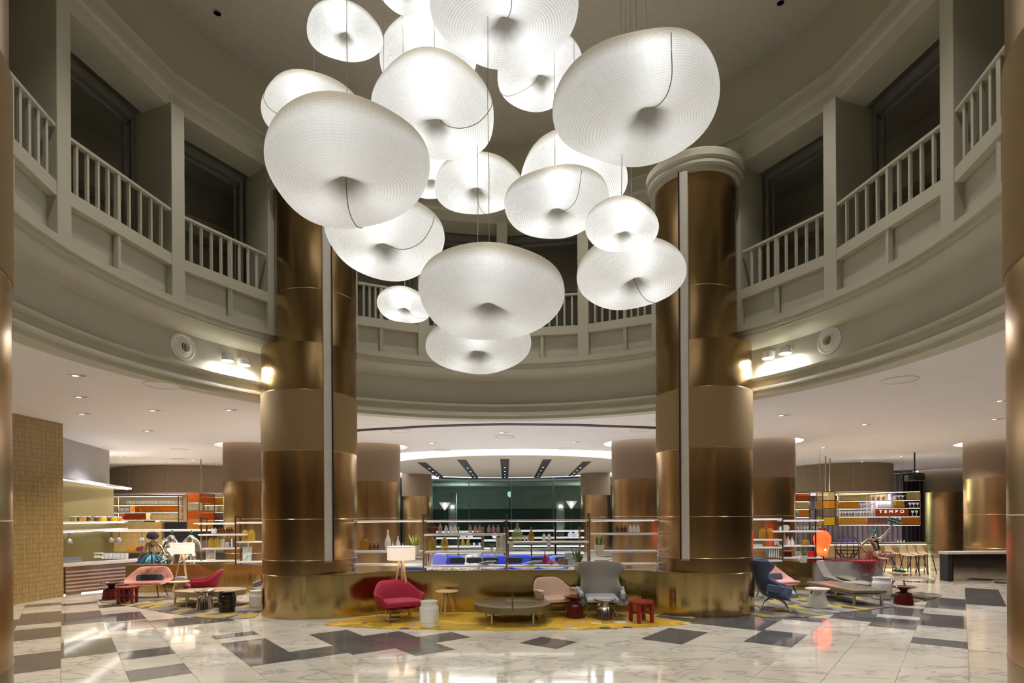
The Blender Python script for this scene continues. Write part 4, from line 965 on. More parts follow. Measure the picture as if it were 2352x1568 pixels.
M_bw = mat('blue_white_toile', (.55, .65, .75), .6, noise=.6, nscale=14); MB().box((0, 0, .125), (.20, .012, .25)).build('print', M_bw, T); MB().box((0, .008, .125), (.22, .01, .27)).build('frame', M_wceramic, T)
p = onshelf(1110, 1297, S_, .1); T = thing('magazine_stack', p, 'fanned stack of pale magazines on the lower centre shelf', 'magazines')
for k in range(5): MB().box((-.04+.05*k, 0, .012+.016*k), (.24, .2, .008), ry=.12-.03*k).build('magazine', mat('magazine_paper_%d' % (k % 2), ((.6, .6, .58), (.4, .42, .45))[k % 2], .5), T)
p = onshelf(1216, 1297, S_, .1); T = thing('magazine_stack', p, 'second fanned stack of grey magazines left of the red ceramic bottle', 'magazines')
for k in range(5): MB().box((-.04+.05*k, 0, .012+.016*k), (.24, .2, .008), ry=.12-.03*k).build('magazine', mat('magazine_paper_%d' % (k % 2), (.5, .5, .5), .5), T)
p = onshelf(1382, 1292, S_, .1); T = thing('book', p, 'pale book lying flat on the shelf above the wing chair headrest', 'book'); MB().box((0, 0, .03), (.30, .2, .05)).build('cover', mat('cream_cover', (.6, .5, .36), .6), T); MB().box((-.06, -.01, .012), (.40, .22, .02)).build('lower_board', mat('grey_board', (.3, .3, .3), .5), T)

# left shelf items
row('bottle', [496, 502, 508], 1225, 1211, 7, LY, M_brownb, 'brown bottle in the left trio on the upper left-bay shelf', 'bottle', 'brown bottles, left bay, left trio')
row('bottle', [516.5, 522, 527.5], 1225, 1211, 7, LY, M_brownb, 'brown bottle in the right trio on the upper left-bay shelf', 'bottle', 'brown bottles, left bay, right trio')
row('bottle', [483, 489], 1225, 1212, 6, LY, M_clearb, 'small clear bottle left of the brown ones on the left-bay shelf', 'bottle', 'clear bottles, left bay')
row('jug', [480], 1257, 1234, 16, LY, M_yel, 'golden glass jug, left of the lower pair in the left bay', 'glass jug'); row('jug', [493], 1257, 1234, 16, LY, M_yel, 'golden glass jug, right of the lower pair in the left bay', 'glass jug')
row('jug', [558], 1242, 1215, 17, LY, M_yel, 'golden glass jug, left of the upper pair next to the left column', 'glass jug'); row('jug', [573], 1242, 1215, 17, LY, M_yel, 'golden glass jug, right of the upper pair next to the left column', 'glass jug')
plant(501, 1257, 1238, 12, 1226, LY, 'bushy green plant in a white pot behind the golden jugs of the left bay', 'spiky', d=.2)
row('jug', [517.5], 1257, 1243, 14, LY, mat('grey_ceramic', (.36, .38, .42), .3), 'round grey ceramic vase on the left-bay shelf', 'vase')
book(531, 1257, 1236, 4, LY, (.10, .11, .14), 'dark book standing right of the round grey vase'); 
def frame(px, y0, y1, wpx, Y, m, label):
    p = at(px, y0, Y); h = (y0-y1)/FOC*Y; w = wpx/FOC*Y; T = thing('picture', (p.x, p.y+.1, p.z), label, 'picture')
    MB().box((0, 0, h/2), (w, .02, h), rx=-.06).build('frame', M_wceramic, T); MB().box((0, -.012, h/2), (w*.86, .006, h*.86), rx=-.06).build('print', m, T)
frame(479, 1286, 1261, 21, LY, mat('grey_speckled_print', (.42, .38, .38), .7, noise=.5, nscale=30), 'grey speckled picture panel on the lowest left-bay shelf')
frame(563, 1288, 1256, 20, LY, mat('pale_teal_print', (.55, .68, .66), .7, noise=.5, nscale=12), 'pale teal illustrated book cover facing out beside the left column')
frame(556, 1257, 1243, 20, LY, mat('black_white_print', (.35, .34, .34), .7, noise=.9, nscale=9), 'black and white print just under the golden jugs by the left column')
# right shelf items
row('jug', [1755], 1237, 1211, 17, RY, M_amber, 'dark golden jug, left of the pair right of the big right column', 'glass jug'); row('jug', [1772], 1237, 1210, 17, RY, M_amber, 'dark golden jug, right of the pair right of the big right column', 'glass jug')
p = onshelf(1742, 1256, RY); T = thing('box', p, 'flat white box on the right-bay shelf beside the right column', 'box'); MB().box((0, 0, .035), (.26, .18, .07)).build('body', M_wceramic, T, bevel=.004); MB().box((0, 0, .073), (.27, .19, .01)).build('lid', M_wceramic, T)
p = onshelf(1810, 1218, RY); T = thing('speaker', p, 'small white arched radio on the top right-bay shelf', 'radio'); MB().lathe([(0, -.07), (.075, -.07), (.08, -.06), (.08, .07), (0, .07)], 24).build('body', M_wceramic, T)
T.rotation_euler = (pi/2, 0, 0); T.location.z += .08
row('jug', [1797, 1805], 1218, 1208, 7, RY, M_wceramic, 'small white cup left of the arched radio', 'cup', 'white cups by the radio')
for x, t_, l in ((1806, 1222, 'slender clear decanter with red liquid on the right-bay shelf'), (1814, 1231, 'white tapered bottle, left of the pair on the right-bay shelf'), (1823, 1233, 'white tapered bottle, right of the pair on the right-bay shelf')):
    row('vase', [x], 1252, t_, 10, RY, M_rose if x == 1806 else M_clearb, l, 'bottle')
row('cup', [1785, 1791], 1252, 1243, 6, RY, M_clearb, 'clear tumbler behind the upright on the right-bay shelf', 'glass', 'tumblers, right bay')
row('jug', [1854], 1252, 1238, 19, RY, M_amber, 'squat round amber glass bowl on the right-bay shelf', 'glass bowl')
for i in range(6): book(1767+4*i, 1280, 1259, 3.4, RY, (.10, .16, .11), 'dark green book in the row of six inside the right bay', 'six green books')
frame(1790, 1282, 1256, 6, RY, M_wceramic, 'narrow white bookend right of the green books')
plant(1845, 1292, 1275, 19, 1261, RY, 'spiky green plant in a white pot sunk through the lowest right-bay shelf', 'spiky', d=.02)
p = onshelf(1864, 1290, RY, .1); T = thing('shopping_bag', p, 'bright red paper bag beside the red glowing lantern', 'bag'); mr_ = mat('red_paper', (.60, .02, .03), .5); MB().box((0, 0, .15), (.22, .14, .30)).build('body', mr_, T); MB().tube([(-.05, -.07, .3), (-.03, -.07, .36), (.03, -.07, .36), (.05, -.07, .3)], .004, 6).build('handle', mr_, T)
row('jar', [1803, 1811, 1819], 1279, 1265, 8, RY, mat('dark_red_glass', (.12, .01, .01), .1), 'dark red jar under the glasses in the right bay', 'jar', 'dark red jars')

# fixtures on the fascia: ventilation nozzles and twin spotlights
for px, py, l in ((424, 797, 'round white air nozzle on the grey fascia left of the left column'), (1910, 782, 'round white air nozzle on the grey fascia right of the right column')):
    t = (px+(py-1189)*.006-1176)/FOC; a_ = 1+t*t; b_ = -2*CY-2*t*CX; c_ = CY*CY+CX*CX-6.99**2; Y = (-b_+sqrt(b_*b_-4*a_*c_))/(2*a_); p = at(px, py, Y)
    ang = atan2(p.x-CX, p.y-CY); T = thing('air_nozzle', p, l, 'air vent'); Mx = Matrix.Rotation(-ang, 4, 'Z') @ Matrix.Rotation(pi/2, 4, 'X'); T.matrix_world = Matrix.Translation(p) @ Mx
    MB().lathe([(.13, -.02), (.27, -.02), (.27, .02), (.235, .035), (.21, .02), (.14, .05), (.13, .05), (.11, -.02)], 40, cap=False).build('ring', M_shelf, T, smooth=True)
    MB().lathe([(.095, -.03), (.14, .02), (.14, .06), (.10, .085), (.09, .06), (.085, -.03)], 32, (.01, 0, .0), cap=False).build('nozzle', M_shelf, T, smooth=True)
    MB().lathe([(0, -.02), (.1, -.02)], 24).build('dark_inside', M_black, T)
    mb = MB()
    for k in (-.05, 0, .05): mb.box((k, 0, .0), (.012, .17, .01))
    mb.build('grille', M_black, T)
for px, py, l in ((527, 828, 'left of the twin white spotlights on the fascia left of the left column'), (565, 838, 'right of the twin white spotlights on the fascia left of the left column'), (1769, 822, 'left of the twin white spotlights on the fascia right of the right column'), (1808, 811, 'right of the twin white spotlights on the fascia right of the right column')):
    t = (px+(py-1189)*.006-1176)/FOC; a_ = 1+t*t; b_ = -2*CY-2*t*CX; c_ = CY*CY+CX*CX-6.80**2; Y = (-b_+sqrt(b_*b_-4*a_*c_))/(2*a_); p = at(px, py, Y)
    T = thing('spotlight', p, l, 'spotlight', None, -atan2(p.x-CX, p.y-CY))
    MB().lathe([(0, .14), (.10, .14), (.115, .12), (.125, 0), (.12, -.01), (.115, 0), (.10, .02)], 28, cap=False).build('housing', M_shelf, T, smooth=True)
    MB().lathe([(0, .003), (.115, .003)], 24).build('lens', emis('spot_lens', (.97, .98, 1), 30), T)
    MB().box((0, .10, .16), (.05, .22, .03)).box((0, .17, .12), (.10, .03, .10)).build('bracket', M_shelf, T)
    lo = lamp('SPOT', 'spot_beam', (0, -.0, -.02), 26, (.93, .95, 1), spot_size=radians(110), spot_blend=.6, shadow_soft_size=.08); lo.parent = T
# ceiling fittings
first = None
for k, (px, py) in enumerate([(186, 862), (191, 911), (197, 950), (535, 941), (345, 989), (283, 1049), (449, 1056), (360, 942), (1993, 974), (2306, 920), (2292, 962), (1897, 1027), (2020, 1048), (2075, 1047), (1803, 953), (998, 1017), (1159, 992), (1325, 1014), (1520, 965), (1985, 1060)]):
    p = ceilpt(px, py, 4.798)
    if first is None:
        T = thing('ceiling_downlight', p, 'small recessed white ceiling downlight in the lower ceiling', 'downlight', 'ceiling downlights'); first = T
        MB().box((0, 0, -.003), (.34, .16, .008)).build('plate', M_white, T); MB().box((0, 0, -.008), (.28, .11, .004)).build('trim', M_shelf, T)
        for sx in (-.07, .07): o = MB().lathe([(0, -.012), (.045, -.012)], 16, (sx, 0, 0)).build('lamp', emis('tiny_spot', (1, .97, .95), 2.2) if sx < 0 else M_black, T)
    else: copy_tree(first, loc=p, label='small recessed white ceiling downlight in the lower ceiling', group='ceiling downlights')
first = None
for px, py in [(415, 1032), (412, 1054), (1018, 1033), (1162, 1002), (1303, 1030), (2026, 1048), (377, 884), (2070, 872), (922, 989), (1472, 987)]:
    p = ceilpt(px, py, 4.798)
    if first is None:
        T = thing('ceiling_speaker', p, 'flat round white ceiling diffuser', 'ceiling speaker', 'round ceiling diffusers'); first = T
        MB().lathe([(0, -.02), (.28, -.02), (.32, -.008), (.32, 0)], 32, cap=False).build('disc', M_white, T, smooth=True); MB().lathe([(.30, -.022), (.33, -.015), (.33, 0)], 32, cap=False).build('rim', M_shelf, T)
    else: copy_tree(first, loc=p, label='flat round white ceiling diffuser', group='round ceiling diffusers')
for px, py, l in ((513, 30, 'dark round opening in the rotunda ceiling, upper left'), (1807, 6, 'dark round opening in the rotunda ceiling, upper right')):
    p = ceilpt(px, py, 12.44); T = thing('ceiling_downlight', p, l, 'downlight'); MB().lathe([(0, -.004), (.07, -.004)], 20).build('opening', M_black, T); MB().lathe([(.07, -.012), (.088, -.012), (.088, 0), (.07, 0)], 24, cap=False).build('rim', M_ceil, T)
# ================================================================ NIGHT WINDOW BEHIND THE DINING ROOM
M_glasswin = glass('window_glass', (.03, .05, .05), .02, .10)
M_mull = mat('dark_mullion', (.05, .06, .06), .4, .5)
R0 = 11.0; WCX, WCY = -.1, 31.5
wx = [-9, -7.2, -5.45, -3.0, -.05, 2.9, 5.2, 7.2, 9]
def wy(x): return WCY+sqrt(R0*R0-(x-WCX)**2)-1.2
for i in range(8):
    a, b = (wx[i], wy(wx[i])), (wx[i+1], wy(wx[i+1])); mb = MB().strip([a, b], 0, 4.95, .02)
    o = mb.build('window_%d' % (i+1), M_glasswin); st(o)
    o = MB().box((b[0], b[1]-.03, 2.5), (.06, .12, 4.95)).build('window_mullion', M_mull); st(o)
mb = MB()
for z in (.1, 4.75):
    for i in range(8): mb.bar((wx[i], wy(wx[i]), z), (wx[i+1], wy(wx[i+1]), z), .08, .1)
st(mb.build('window_transom', M_mull))
# seen through the glass at night: terrace canopy beams, white posts with up-lights, facade
M_con = mat('pale_exterior_concrete', (.35, .36, .33), .8); M_dk = mat('dark_exterior_steel', (.03, .05, .05), .6); M_extg = mat('exterior_hedge_dark', (.03, .05, .015), .9, noise=.4, nscale=3)
st(MB().box((0, 62, -.2), (90, 46, .3)).build('ground_terrace', M_extg))
T = thing('terrace_building', (0, 52, 0), 'pale low building with dark roof seen through the night windows', 'building')
MB().box((0, 0, 3.9), (26, .4, 2.0)).build('wall', M_con, T); MB().box((0, -3, 6.0), (30, 6, .25)).build('roof', M_dk, T); MB().box((0, -6, 8.0), (30, .25, .5)).build('roof_beam', mat('grey_beam', (.22, .25, .26), .6), T)
MB().box((0, .2, 1.5), (26, .2, 2.8)).build('glazing', M_dk, T)
for k in range(5):
    x = -9+4.5*k; MB().bar((x, -6, 6.3), (x+3.5, -6, 11), .12, .12).build('brace', M_dk, T)
MB().box((0, -4, 10.5), (30, .3, .3)).build('upper_beam', M_dk, T)
for px, l in ((1040, 'left white floodlit post outside the window'), (1287, 'right white floodlit post outside the window')):
    p = at(px, 1200, 46); T = thing('terrace_post', (p.x, 46, 0), l, 'post'); MB().box((0, 0, 2.0), (.62, .5, 4.2)).build('shaft', mat('white_exterior_post', (.65, .66, .62), .7), T); 
    lo = lamp('SPOT', 'post_uplight', (0, -.7, .2), 260, (1, .95, .85), (radians(172), 0, 0), spot_size=radians(50), spot_blend=.7); lo.parent = T
    MB().lathe([(0, 2.86), (.16, 2.9), (.10, 3.1), (0, 3.1)], 12, (0, -.36, 0)).build('wall_lamp', emis('post_lamp', (1, .97, .9), 14), T)
lamp('POINT', 'terrace_light', (-4, 47, 3.5), 900, (.5, .75, .6), shadow_soft_size=.4); lamp('POINT', 'terrace_light', (6, 47, 3.5), 800, (.6, .75, .5), shadow_soft_size=.4)
for px, py, l in ((1022, 1161, 'glowing cone shaped pendant at the left of the night windows'), (1313, 1158, 'glowing cone shaped pendant at the right of the night windows')):
    p = at(px, py, 36.5); T = thing('cone_lamp', p, l, 'lamp'); MB().lathe([(.04, -.28), (.36, .20), (.34, .21), (.03, -.24)], 28, cap=False).build('cone_shade', glass('frosted_cone', (.85, .85, .82), .3, .55), T, smooth=True)
    MB().lathe([(0, .02), (.09, .05), (.12, .12), (0, .18)], 16).build('bulb', emis('cone_bulb', (1, .98, .94), 9), T); MB().tube([(0, 0, -.25), (0, 0, -p.z+.02)], .02, 8).build('stem', M_mull, T)
p = at(1171, 1135, 44); T = thing('street_lamp', p, 'small green tinted lamp glowing high outside the middle window', 'lamp'); MB().lathe([(0, -.25), (.14, -.1), (.16, .12), (0, .25)], 16).build('globe', emis('green_lamp', (.55, 1, .75), 5), T, smooth=True); MB().tube([(0, 0, -.25), (0, 0, -p.z+.05)], .03, 6).build('pole', M_dk, T)

# ================================================================ DINING AREA BEHIND THE CENTRE SHELF
M_royal = mat('royal_blue_upholstery', (.03, .07, .55), .6); M_royald = mat('deep_blue_upholstery', (.035, .07, .30), .6); M_peri = mat('periwinkle_upholstery', (.20, .22, .70), .6)
M_toile = mat('white_ink_pattern_fabric', (.70, .75, .74), .7, noise=.75, nscale=9)
def banquette(px0, px1, y0, y1, Y, m, label, name='banquette'):
    a = at(px0, y0, Y); b = at(px1, y1, Y); w = b.x-a.x; h = b.z
    T = thing(name, ((a.x+b.x)/2, Y, 0), label, 'sofa'); n = max(1, round(w/.9))
    for k in range(n): cushion('back_panel', (-w/2+w*(k+.5)/n, .0, (h+.45)/2), (w/n-.01, .16, h-.45), m, T)
    cushion('seat', (0, -.36, .40), (w, .62, .14), m, T); MB().box((0, -.30, .17), (w*.98, .5, .33)).build('plinth', M_black, T)
banquette(993, 1024, 1296, 1271, 18.6, M_peri, 'short periwinkle blue sofa back at the left of the dining room')
banquette(1024, 1066, 1296, 1276, 18.8, M_royal, 'royal blue sofa back left of the ink patterned one')
banquette(1066, 1102, 1296, 1273, 18.7, M_toile, 'white sofa back with ink drawing pattern in the dining room')
banquette(1104, 1134, 1296, 1271, 18.6, M_peri, 'higher periwinkle sofa back right of the ink patterned one')
banquette(1134, 1163, 1296, 1275, 18.8, M_royal, 'royal blue sofa back just left of the middle upright')
banquette(1166, 1220, 1296, 1273, 18.6, M_royal, 'royal blue sofa back just right of the middle upright')
banquette(1220, 1262, 1296, 1274, 18.7, M_royal, 'royal blue sofa back behind the red ceramic bottle')
banquette(1262, 1306, 1296, 1275, 18.6, M_peri, 'periwinkle sofa back right of the red ceramic bottle')
banquette(908, 979, 1312, 1301, 14.6, M_royald, 'low slate blue sofa back just behind the parapet left of middle')
banquette(981, 1056, 1312, 1302, 14.6, M_toile, 'low white sofa back with ink plant drawing just behind the parapet')
banquette(1226, 1322, 1312, 1305, 14.6, M_royald, 'low deep blue sofa back just behind the parapet right of middle')
banquette(1420, 1506, 1312, 1306, 14.6, M_royald, 'low deep blue sofa back behind the parapet by the right column')
banquette(498, 590, 1310, 1293, 18.4, M_royal, 'royal blue sofa behind the left-bay parapet')
banquette(1765, 1825, 1300, 1291, 18.8, M_royald, 'deep blue sofa behind the right-bay parapet')
def dchair(px, Y, label, rz=0):
    p = at(px, 1290, Y); T = thing('dining_chair', (p.x, Y, 0), label, 'chair', 'black dining chairs', rz)
    cushion('seat', (0, -.02, .46), (.44, .42, .05), M_black, T, sub=1); cushion('backrest', (0, .20, .86), (.46, .05, .17), M_black, T, sub=1)
    for sx in (-1, 1):
        MB().tube([(sx*.18, -.18, 0), (sx*.17, -.16, .45)], .012, 6).build('leg', M_black, T); MB().tube([(sx*.18, .22, 0), (sx*.12, .20, .80)], .012, 6).build('leg', M_black, T)
    return T
dl = ['far left of the row of black chairs before the blue sofas', 'black chair before the ink patterned sofa', 'black chair left of the middle upright', 'black chair right of the middle upright', 'black chair left of the red ceramic bottle', 'black chair behind the brown box']
d0 = None
for x, l in zip((1048, 1087, 1125, 1181, 1236, 1293), dl):
    if d0 is None: d0 = dchair(x, 17.0, l+', low oval backrest')
    else: p = at(x, 1290, 17.0); copy_tree(d0, loc=(p.x, 17.0, 0), label=l+', low oval backrest', group='black dining chairs')
def dtable(px, Y, label, r=.34, m=None):
    p = at(px, 1300, Y); T = thing('dining_table', (p.x, Y, 0), label, 'table'); MB().lathe([(0, .72), (r, .72), (r, .75), (0, .75)], 28).build('tabletop', m or M_shelf, T); MB().lathe([(.25, 0), (.25, .02), (.04, .04), (.04, .72)], 16, cap=False).build('pedestal', M_chrome, T, smooth=True)
for x, l in ((1005, 'first'), (1068, 'second'), (1130, 'third'), (1205, 'fourth'), (1265, 'fifth')): dtable(x, 16.2, 'small pale round dining table, %s from the left behind the centre shelf' % l)
# second, farther shelf rack in the dining room
def farrack(px0, px1, Y, ys, ups, label, y_top=1210):
    a = at(px0, 1200, Y); b = at(px1, 1200, Y); T = thing('display_shelf', ((a.x+b.x)/2, Y, 0), label, 'shelf unit'); cx = (a.x+b.x)/2; w = b.x-a.x
    for y in ys:
        z = at(px0, y, Y).z; MB().box((0, 0, z), (w, .3, .03)).build('shelf_board', M_shelf, T); MB().box((0, -.1, z-.03), (w, .02, .01)).build('shelf_light', emis('shelf_strip_bright', (.95, .97, 1), 1.5), T)
    for u in ups: p = at(u, y_top, Y); MB().box((p.x-cx, 0, p.z/2), (.05, .3, p.z)).build('upright', M_rod, T)
farrack(1000, 1108, 20.5, [1220, 1235, 1254, 1268], [1001, 1053, 1107], 'farther lit white shelf rack behind the left half of the centre shelf')
farrack(1110, 1158, 20.5, [1240, 1258], [1110, 1158], 'short farther shelf rack just left of the middle upright')
farrack(1166, 1274, 20.5, [1218, 1234, 1253, 1268], [1167, 1220, 1274], 'farther lit white shelf rack right of the middle upright')
farrack(1276, 1340, 20.5, [1218, 1233, 1253, 1268], [1275, 1330], 'farther lit white shelf rack left of the back right brass column')
FY = 20.5
row('jug', [1062, 1074], 1253, 1238, 9, FY, M_yel, 'yellow glass jug on the farther rack behind the olive jugs', 'glass jug', 'far yellow jugs', d=0)
row('cup', [1088, 1101], 1253, 1246, 5, FY, M_clearb, 'tiny clear glass on the farther left rack', 'glass', 'far glasses', d=0)
pltm = mat('white_blue_plate', (.75, .78, .85), .3, noise=.5, nscale=25)
for x, y, l in ((1063, 1232, 'round patterned plate, left of the pair on the farther left rack'), (1079, 1230, 'round patterned plate, right of the pair on the farther left rack'), (1136, 1230, 'round patterned plate above the upright books'), (1310, 1228, 'white patterned bowl on the farther right rack'), (1323, 1227, 'round patterned plate on the farther right rack')):
    p = at(x, y, FY-.1); o = MB().lathe([(0, 0), (.05, 0), (.10, .02), (.095, .03), (0, .012)], 20).build('plate', pltm, smooth=True); o.location = p; o.rotation_euler = (radians(80), 0, 0); tag(o, l, 'plate')
row('bottle', [1284.5, 1291.5], 1232, 1224, 4.5, FY, M_brownb, 'tiny brown bottle before the right floodlit post', 'bottle', 'tiny brown bottles', d=0)

# ================================================================ HANGING RACKS WITH GLASS PANELS (left and right bars)
P_amber = glass('amber_panel_glass', (.75, .33, .03), .1, .40); P_red = glass('orange_red_panel_glass', (.60, .13, .02), .1, .5); P_cream = glass('cream_panel_glass', (.80, .70, .42), .15, .32); P_grey = glass('smoky_panel_glass', (.30, .24, .20), .1, .35); P_gold = glass('golden_panel_glass', (.80, .55, .05), .1, .35); P_mauve = glass('mauve_panel_glass', (.42, .25, .22), .1, .35)
M_jar = glass('jar_glass', (.93, .93, .88), .06, .7); M_jara = glass('amber_jar_glass', (.85, .42, .05), .06, .7); M_jarg = glass('green_jar_glass', (.45, .48, .08), .06, .7); M_jary = glass('yellow_jar_glass', (.90, .65, .05), .06, .65)
def hangrack(A, B, zs, panels, label, dep=.35, cells=None, items=()):
    A = Vector(A); B = Vector(B); d = (B-A); Ln = d.length; u = d.normalized(); ang = atan2(u.y, u.x)
    T = thing('hanging_shelf_rack', (A.x, A.y, 0), label, 'shelf rack', None, ang)
    for z in zs: MB().box((Ln/2, dep/2, z), (Ln, dep, .035)).build('shelf_board', M_rod, T); MB().box((Ln/2, .05, z-.022), (Ln-.04, .03, .008)).build('shelf_light', emis('rack_strip', (1, .95, .88), 3), T)
    for x in (0, Ln): MB().box((x, 0, (zs[0]+zs[-1])/2), (.035, .035, zs[-1]-zs[0])).box((x, dep, (zs[0]+zs[-1])/2), (.035, .035, zs[-1]-zs[0])).build('upright', M_rod, T)
    for x in (Ln*.2, Ln*.8): MB().tube([(x, dep/2, zs[-1]), (x, dep/2, 4.8)], .005, 6).build('hanger', M_rod, T)
    for (r_, f0, f1, m) in panels:
        MB().box(((f0+f1)/2*Ln, .015, (zs[r_]+zs[r_+1])/2), ((f1-f0)*Ln-.03, .012, zs[r_+1]-zs[r_]-.05)).build('glass_panel', m, T)
        MB().box((f0*Ln, dep/2, (zs[r_]+zs[r_+1])/2), (.02, dep, zs[r_+1]-zs[r_]-.03)).build('divider', M_satin, T)
    n = len(items); M4 = Matrix.Translation((A.x, A.y, 0)) @ Matrix.Rotation(ang, 4, 'Z')
    for (r_, f0, f1, cnt, kind, h, w, m, cap, lab, cat) in items:
        first = None
        for k in range(cnt):
            p = M4 @ Vector(((f0+(f1-f0)*(k+.5)/cnt)*Ln, .16, zs[r_]+.02))
            if first is None: first = vessel(kind, p, h, w, m, lab, cat, lab if cnt > 1 else None, None, cap, 12)
            else: copy_tree(first, loc=p, label=lab, group=lab)
    return T
lidw = mat('white_jar_lid', (.8, .78, .72), .4)
# left bar
hangrack((-18.6, 27.2), (-15.55, 27.2), [1.70, 2.12, 2.46, 2.80, 3.22], [(0, .40, .64, P_grey), (0, .64, 1, P_cream), (1, .10, .50, P_red), (1, .50, 1, P_cream), (2, .26, 1, P_amber)], 'long hanging rack of glass shelves left of the red glass tower in the left bar',
    items=[(3, .16, .98, 12, 'jar', .20, .20, M_jar, lidw, 'clear jar of pickles on the top shelf of the long left hanging rack', 'jar'), (2, .05, .24, 4, 'jar', .20, .17, M_jar, lidw, 'small clear jar on the second shelf left of the amber panel', 'jar'), (2, .30, .98, 6, 'jar', .20, .19, M_jara, lidw, 'amber jar behind the amber panel of the left hanging rack', 'jar'),
           (1, .12, .50, 6, 'jar', .17, .17, M_jara, lidw, 'orange jar behind the orange red panel of the left hanging rack', 'jar'), (1, .52, .98, 5, 'jar', .20, .19, M_jar, lidw, 'cream jar behind the upper cream panel of the left hanging rack', 'jar'), (0, .42, .63, 4, 'jar', .22, .19, M_jarg, lidw, 'green olive jar on the lowest shelf of the left hanging rack', 'jar'),
           (0, .66, .98, 4, 'jar', .20, .17, M_jar, lidw, 'pale jar behind the lower cream panel of the left hanging rack', 'jar'), (0, .24, .38, 3, 'jar', .16, .14, M_jar, lidw, 'tiny white lidded jar at the lowest shelf left end', 'jar')])
hangrack((-14.25, 27.0), (-12.1, 27.0), [1.70, 2.08, 2.44, 2.78, 3.16], [(3, 0, 1, P_gold), (1, 0, .8, P_mauve), (0, 0, .35, P_red), (2, .3, 1, P_cream)], 'short hanging rack between the red glass tower and the far left brass column',
    items=[(3, .03, .6, 7, 'jar', .22, .18, M_jary, lidw, 'golden jar on the top shelf right of the red glass tower', 'jar'), (2, .12, .45, 2, 'jar', .22, .20, M_jar, lidw, 'white lidded jar on the second shelf right of the red glass tower', 'jar'), (1, .02, .45, 5, 'jar', .16, .16, M_jara, lidw, 'small orange jar on the third shelf right of the red glass tower', 'jar')])
def tower(x, y, w, d, zs, ms, label, rz=0):
    T = thing('glass_box_tower', (x, y, 0), label, 'shelf tower', None, rz)
    for sx in (-1, 1):
        for sy in (-1, 1): MB().box((sx*w/2, sy*d/2, (zs[0]+zs[-1])/2), (.035, .035, zs[-1]-zs[0])).build('upright', M_rod, T)
    for z in zs: MB().box((0, 0, z), (w, d, .03)).build('shelf_board', M_rod, T)
    MB().box((0, 0, zs[-1]+.5*(4.8-zs[-1])), (.04, .04, 4.8-zs[-1])).build('hanger', M_rod, T)
    for k, m in enumerate(ms):
        zc = (zs[k]+zs[k+1])/2; h = zs[k+1]-zs[k]-.04
        if m: MB().box((0, -d/2, zc), (w-.04, .012, h)).box((-w/2, 0, zc), (.012, d-.04, h)).box((w/2, 0, zc), (.012, d-.04, h)).build('glass_panel', m, T)
    return T
tower(-13.85, 26.0, .52, 1.3, [1.68, 2.10, 2.50, 2.86, 3.26], [P_amber, P_red, None, P_red], 'tower of red and amber glass boxes hanging in the left bar')
lamp('AREA', 'rack_glow', (-17, 28.4, 2.5), 45, (1, .88, .68), (radians(-90), 0, 0), size=3.5, size_y=1.6, shape='RECTANGLE')
# light back wall of left rack
st(MB().box((-16, 29.3, 2.5), (9, .1, 1.75)).build('wall_left_bar', mat('lit_cream_back_wall', (.72, .62, .45), .7)))
def drum(cx, cy, R, z0, label, m):
    T = thing('round_bulkhead', (cx, cy, z0), label, 'bulkhead'); MB().lathe([(R, 0), (R, 4.79-z0)], 96, cap=False).build('drum', m, T, smooth=True); MB().lathe([(0, .02), (R, .02)], 96, cap=False).build('soffit', M_white, T)
    MB().lathe([(R*.95, -.03), (R+.02, -.03), (R+.02, .05), (R, .05), (R*.95, -.0)], 96, cap=False).build('lower_rim', M_white, T); MB().lathe([(R*.90, -.005), (R*.94, -.005), (R*.94, .015), (R*.90, .015)], 96, cap=False).build('dark_slot', M_slot, T)
    MB().lathe([(R*.6, 0), (R*.86, 0)], 64, cap=False).build('cove_light', emis('soft_cove', (1, .98, .95), 1.3), T)
M_drum = mat('taupe_drum_fabric', (.34, .26, .19), .75)
drum(-17.0, 34.2, 5.5, 3.40, 'large taupe round ceiling bulkhead over the left bar', M_drum)
drum(17.9, 31.9, 2.5, 3.30, 'round brown ceiling bulkhead over the right bar', mat('brown_drum_fabric', (.25, .19, .12), .7))
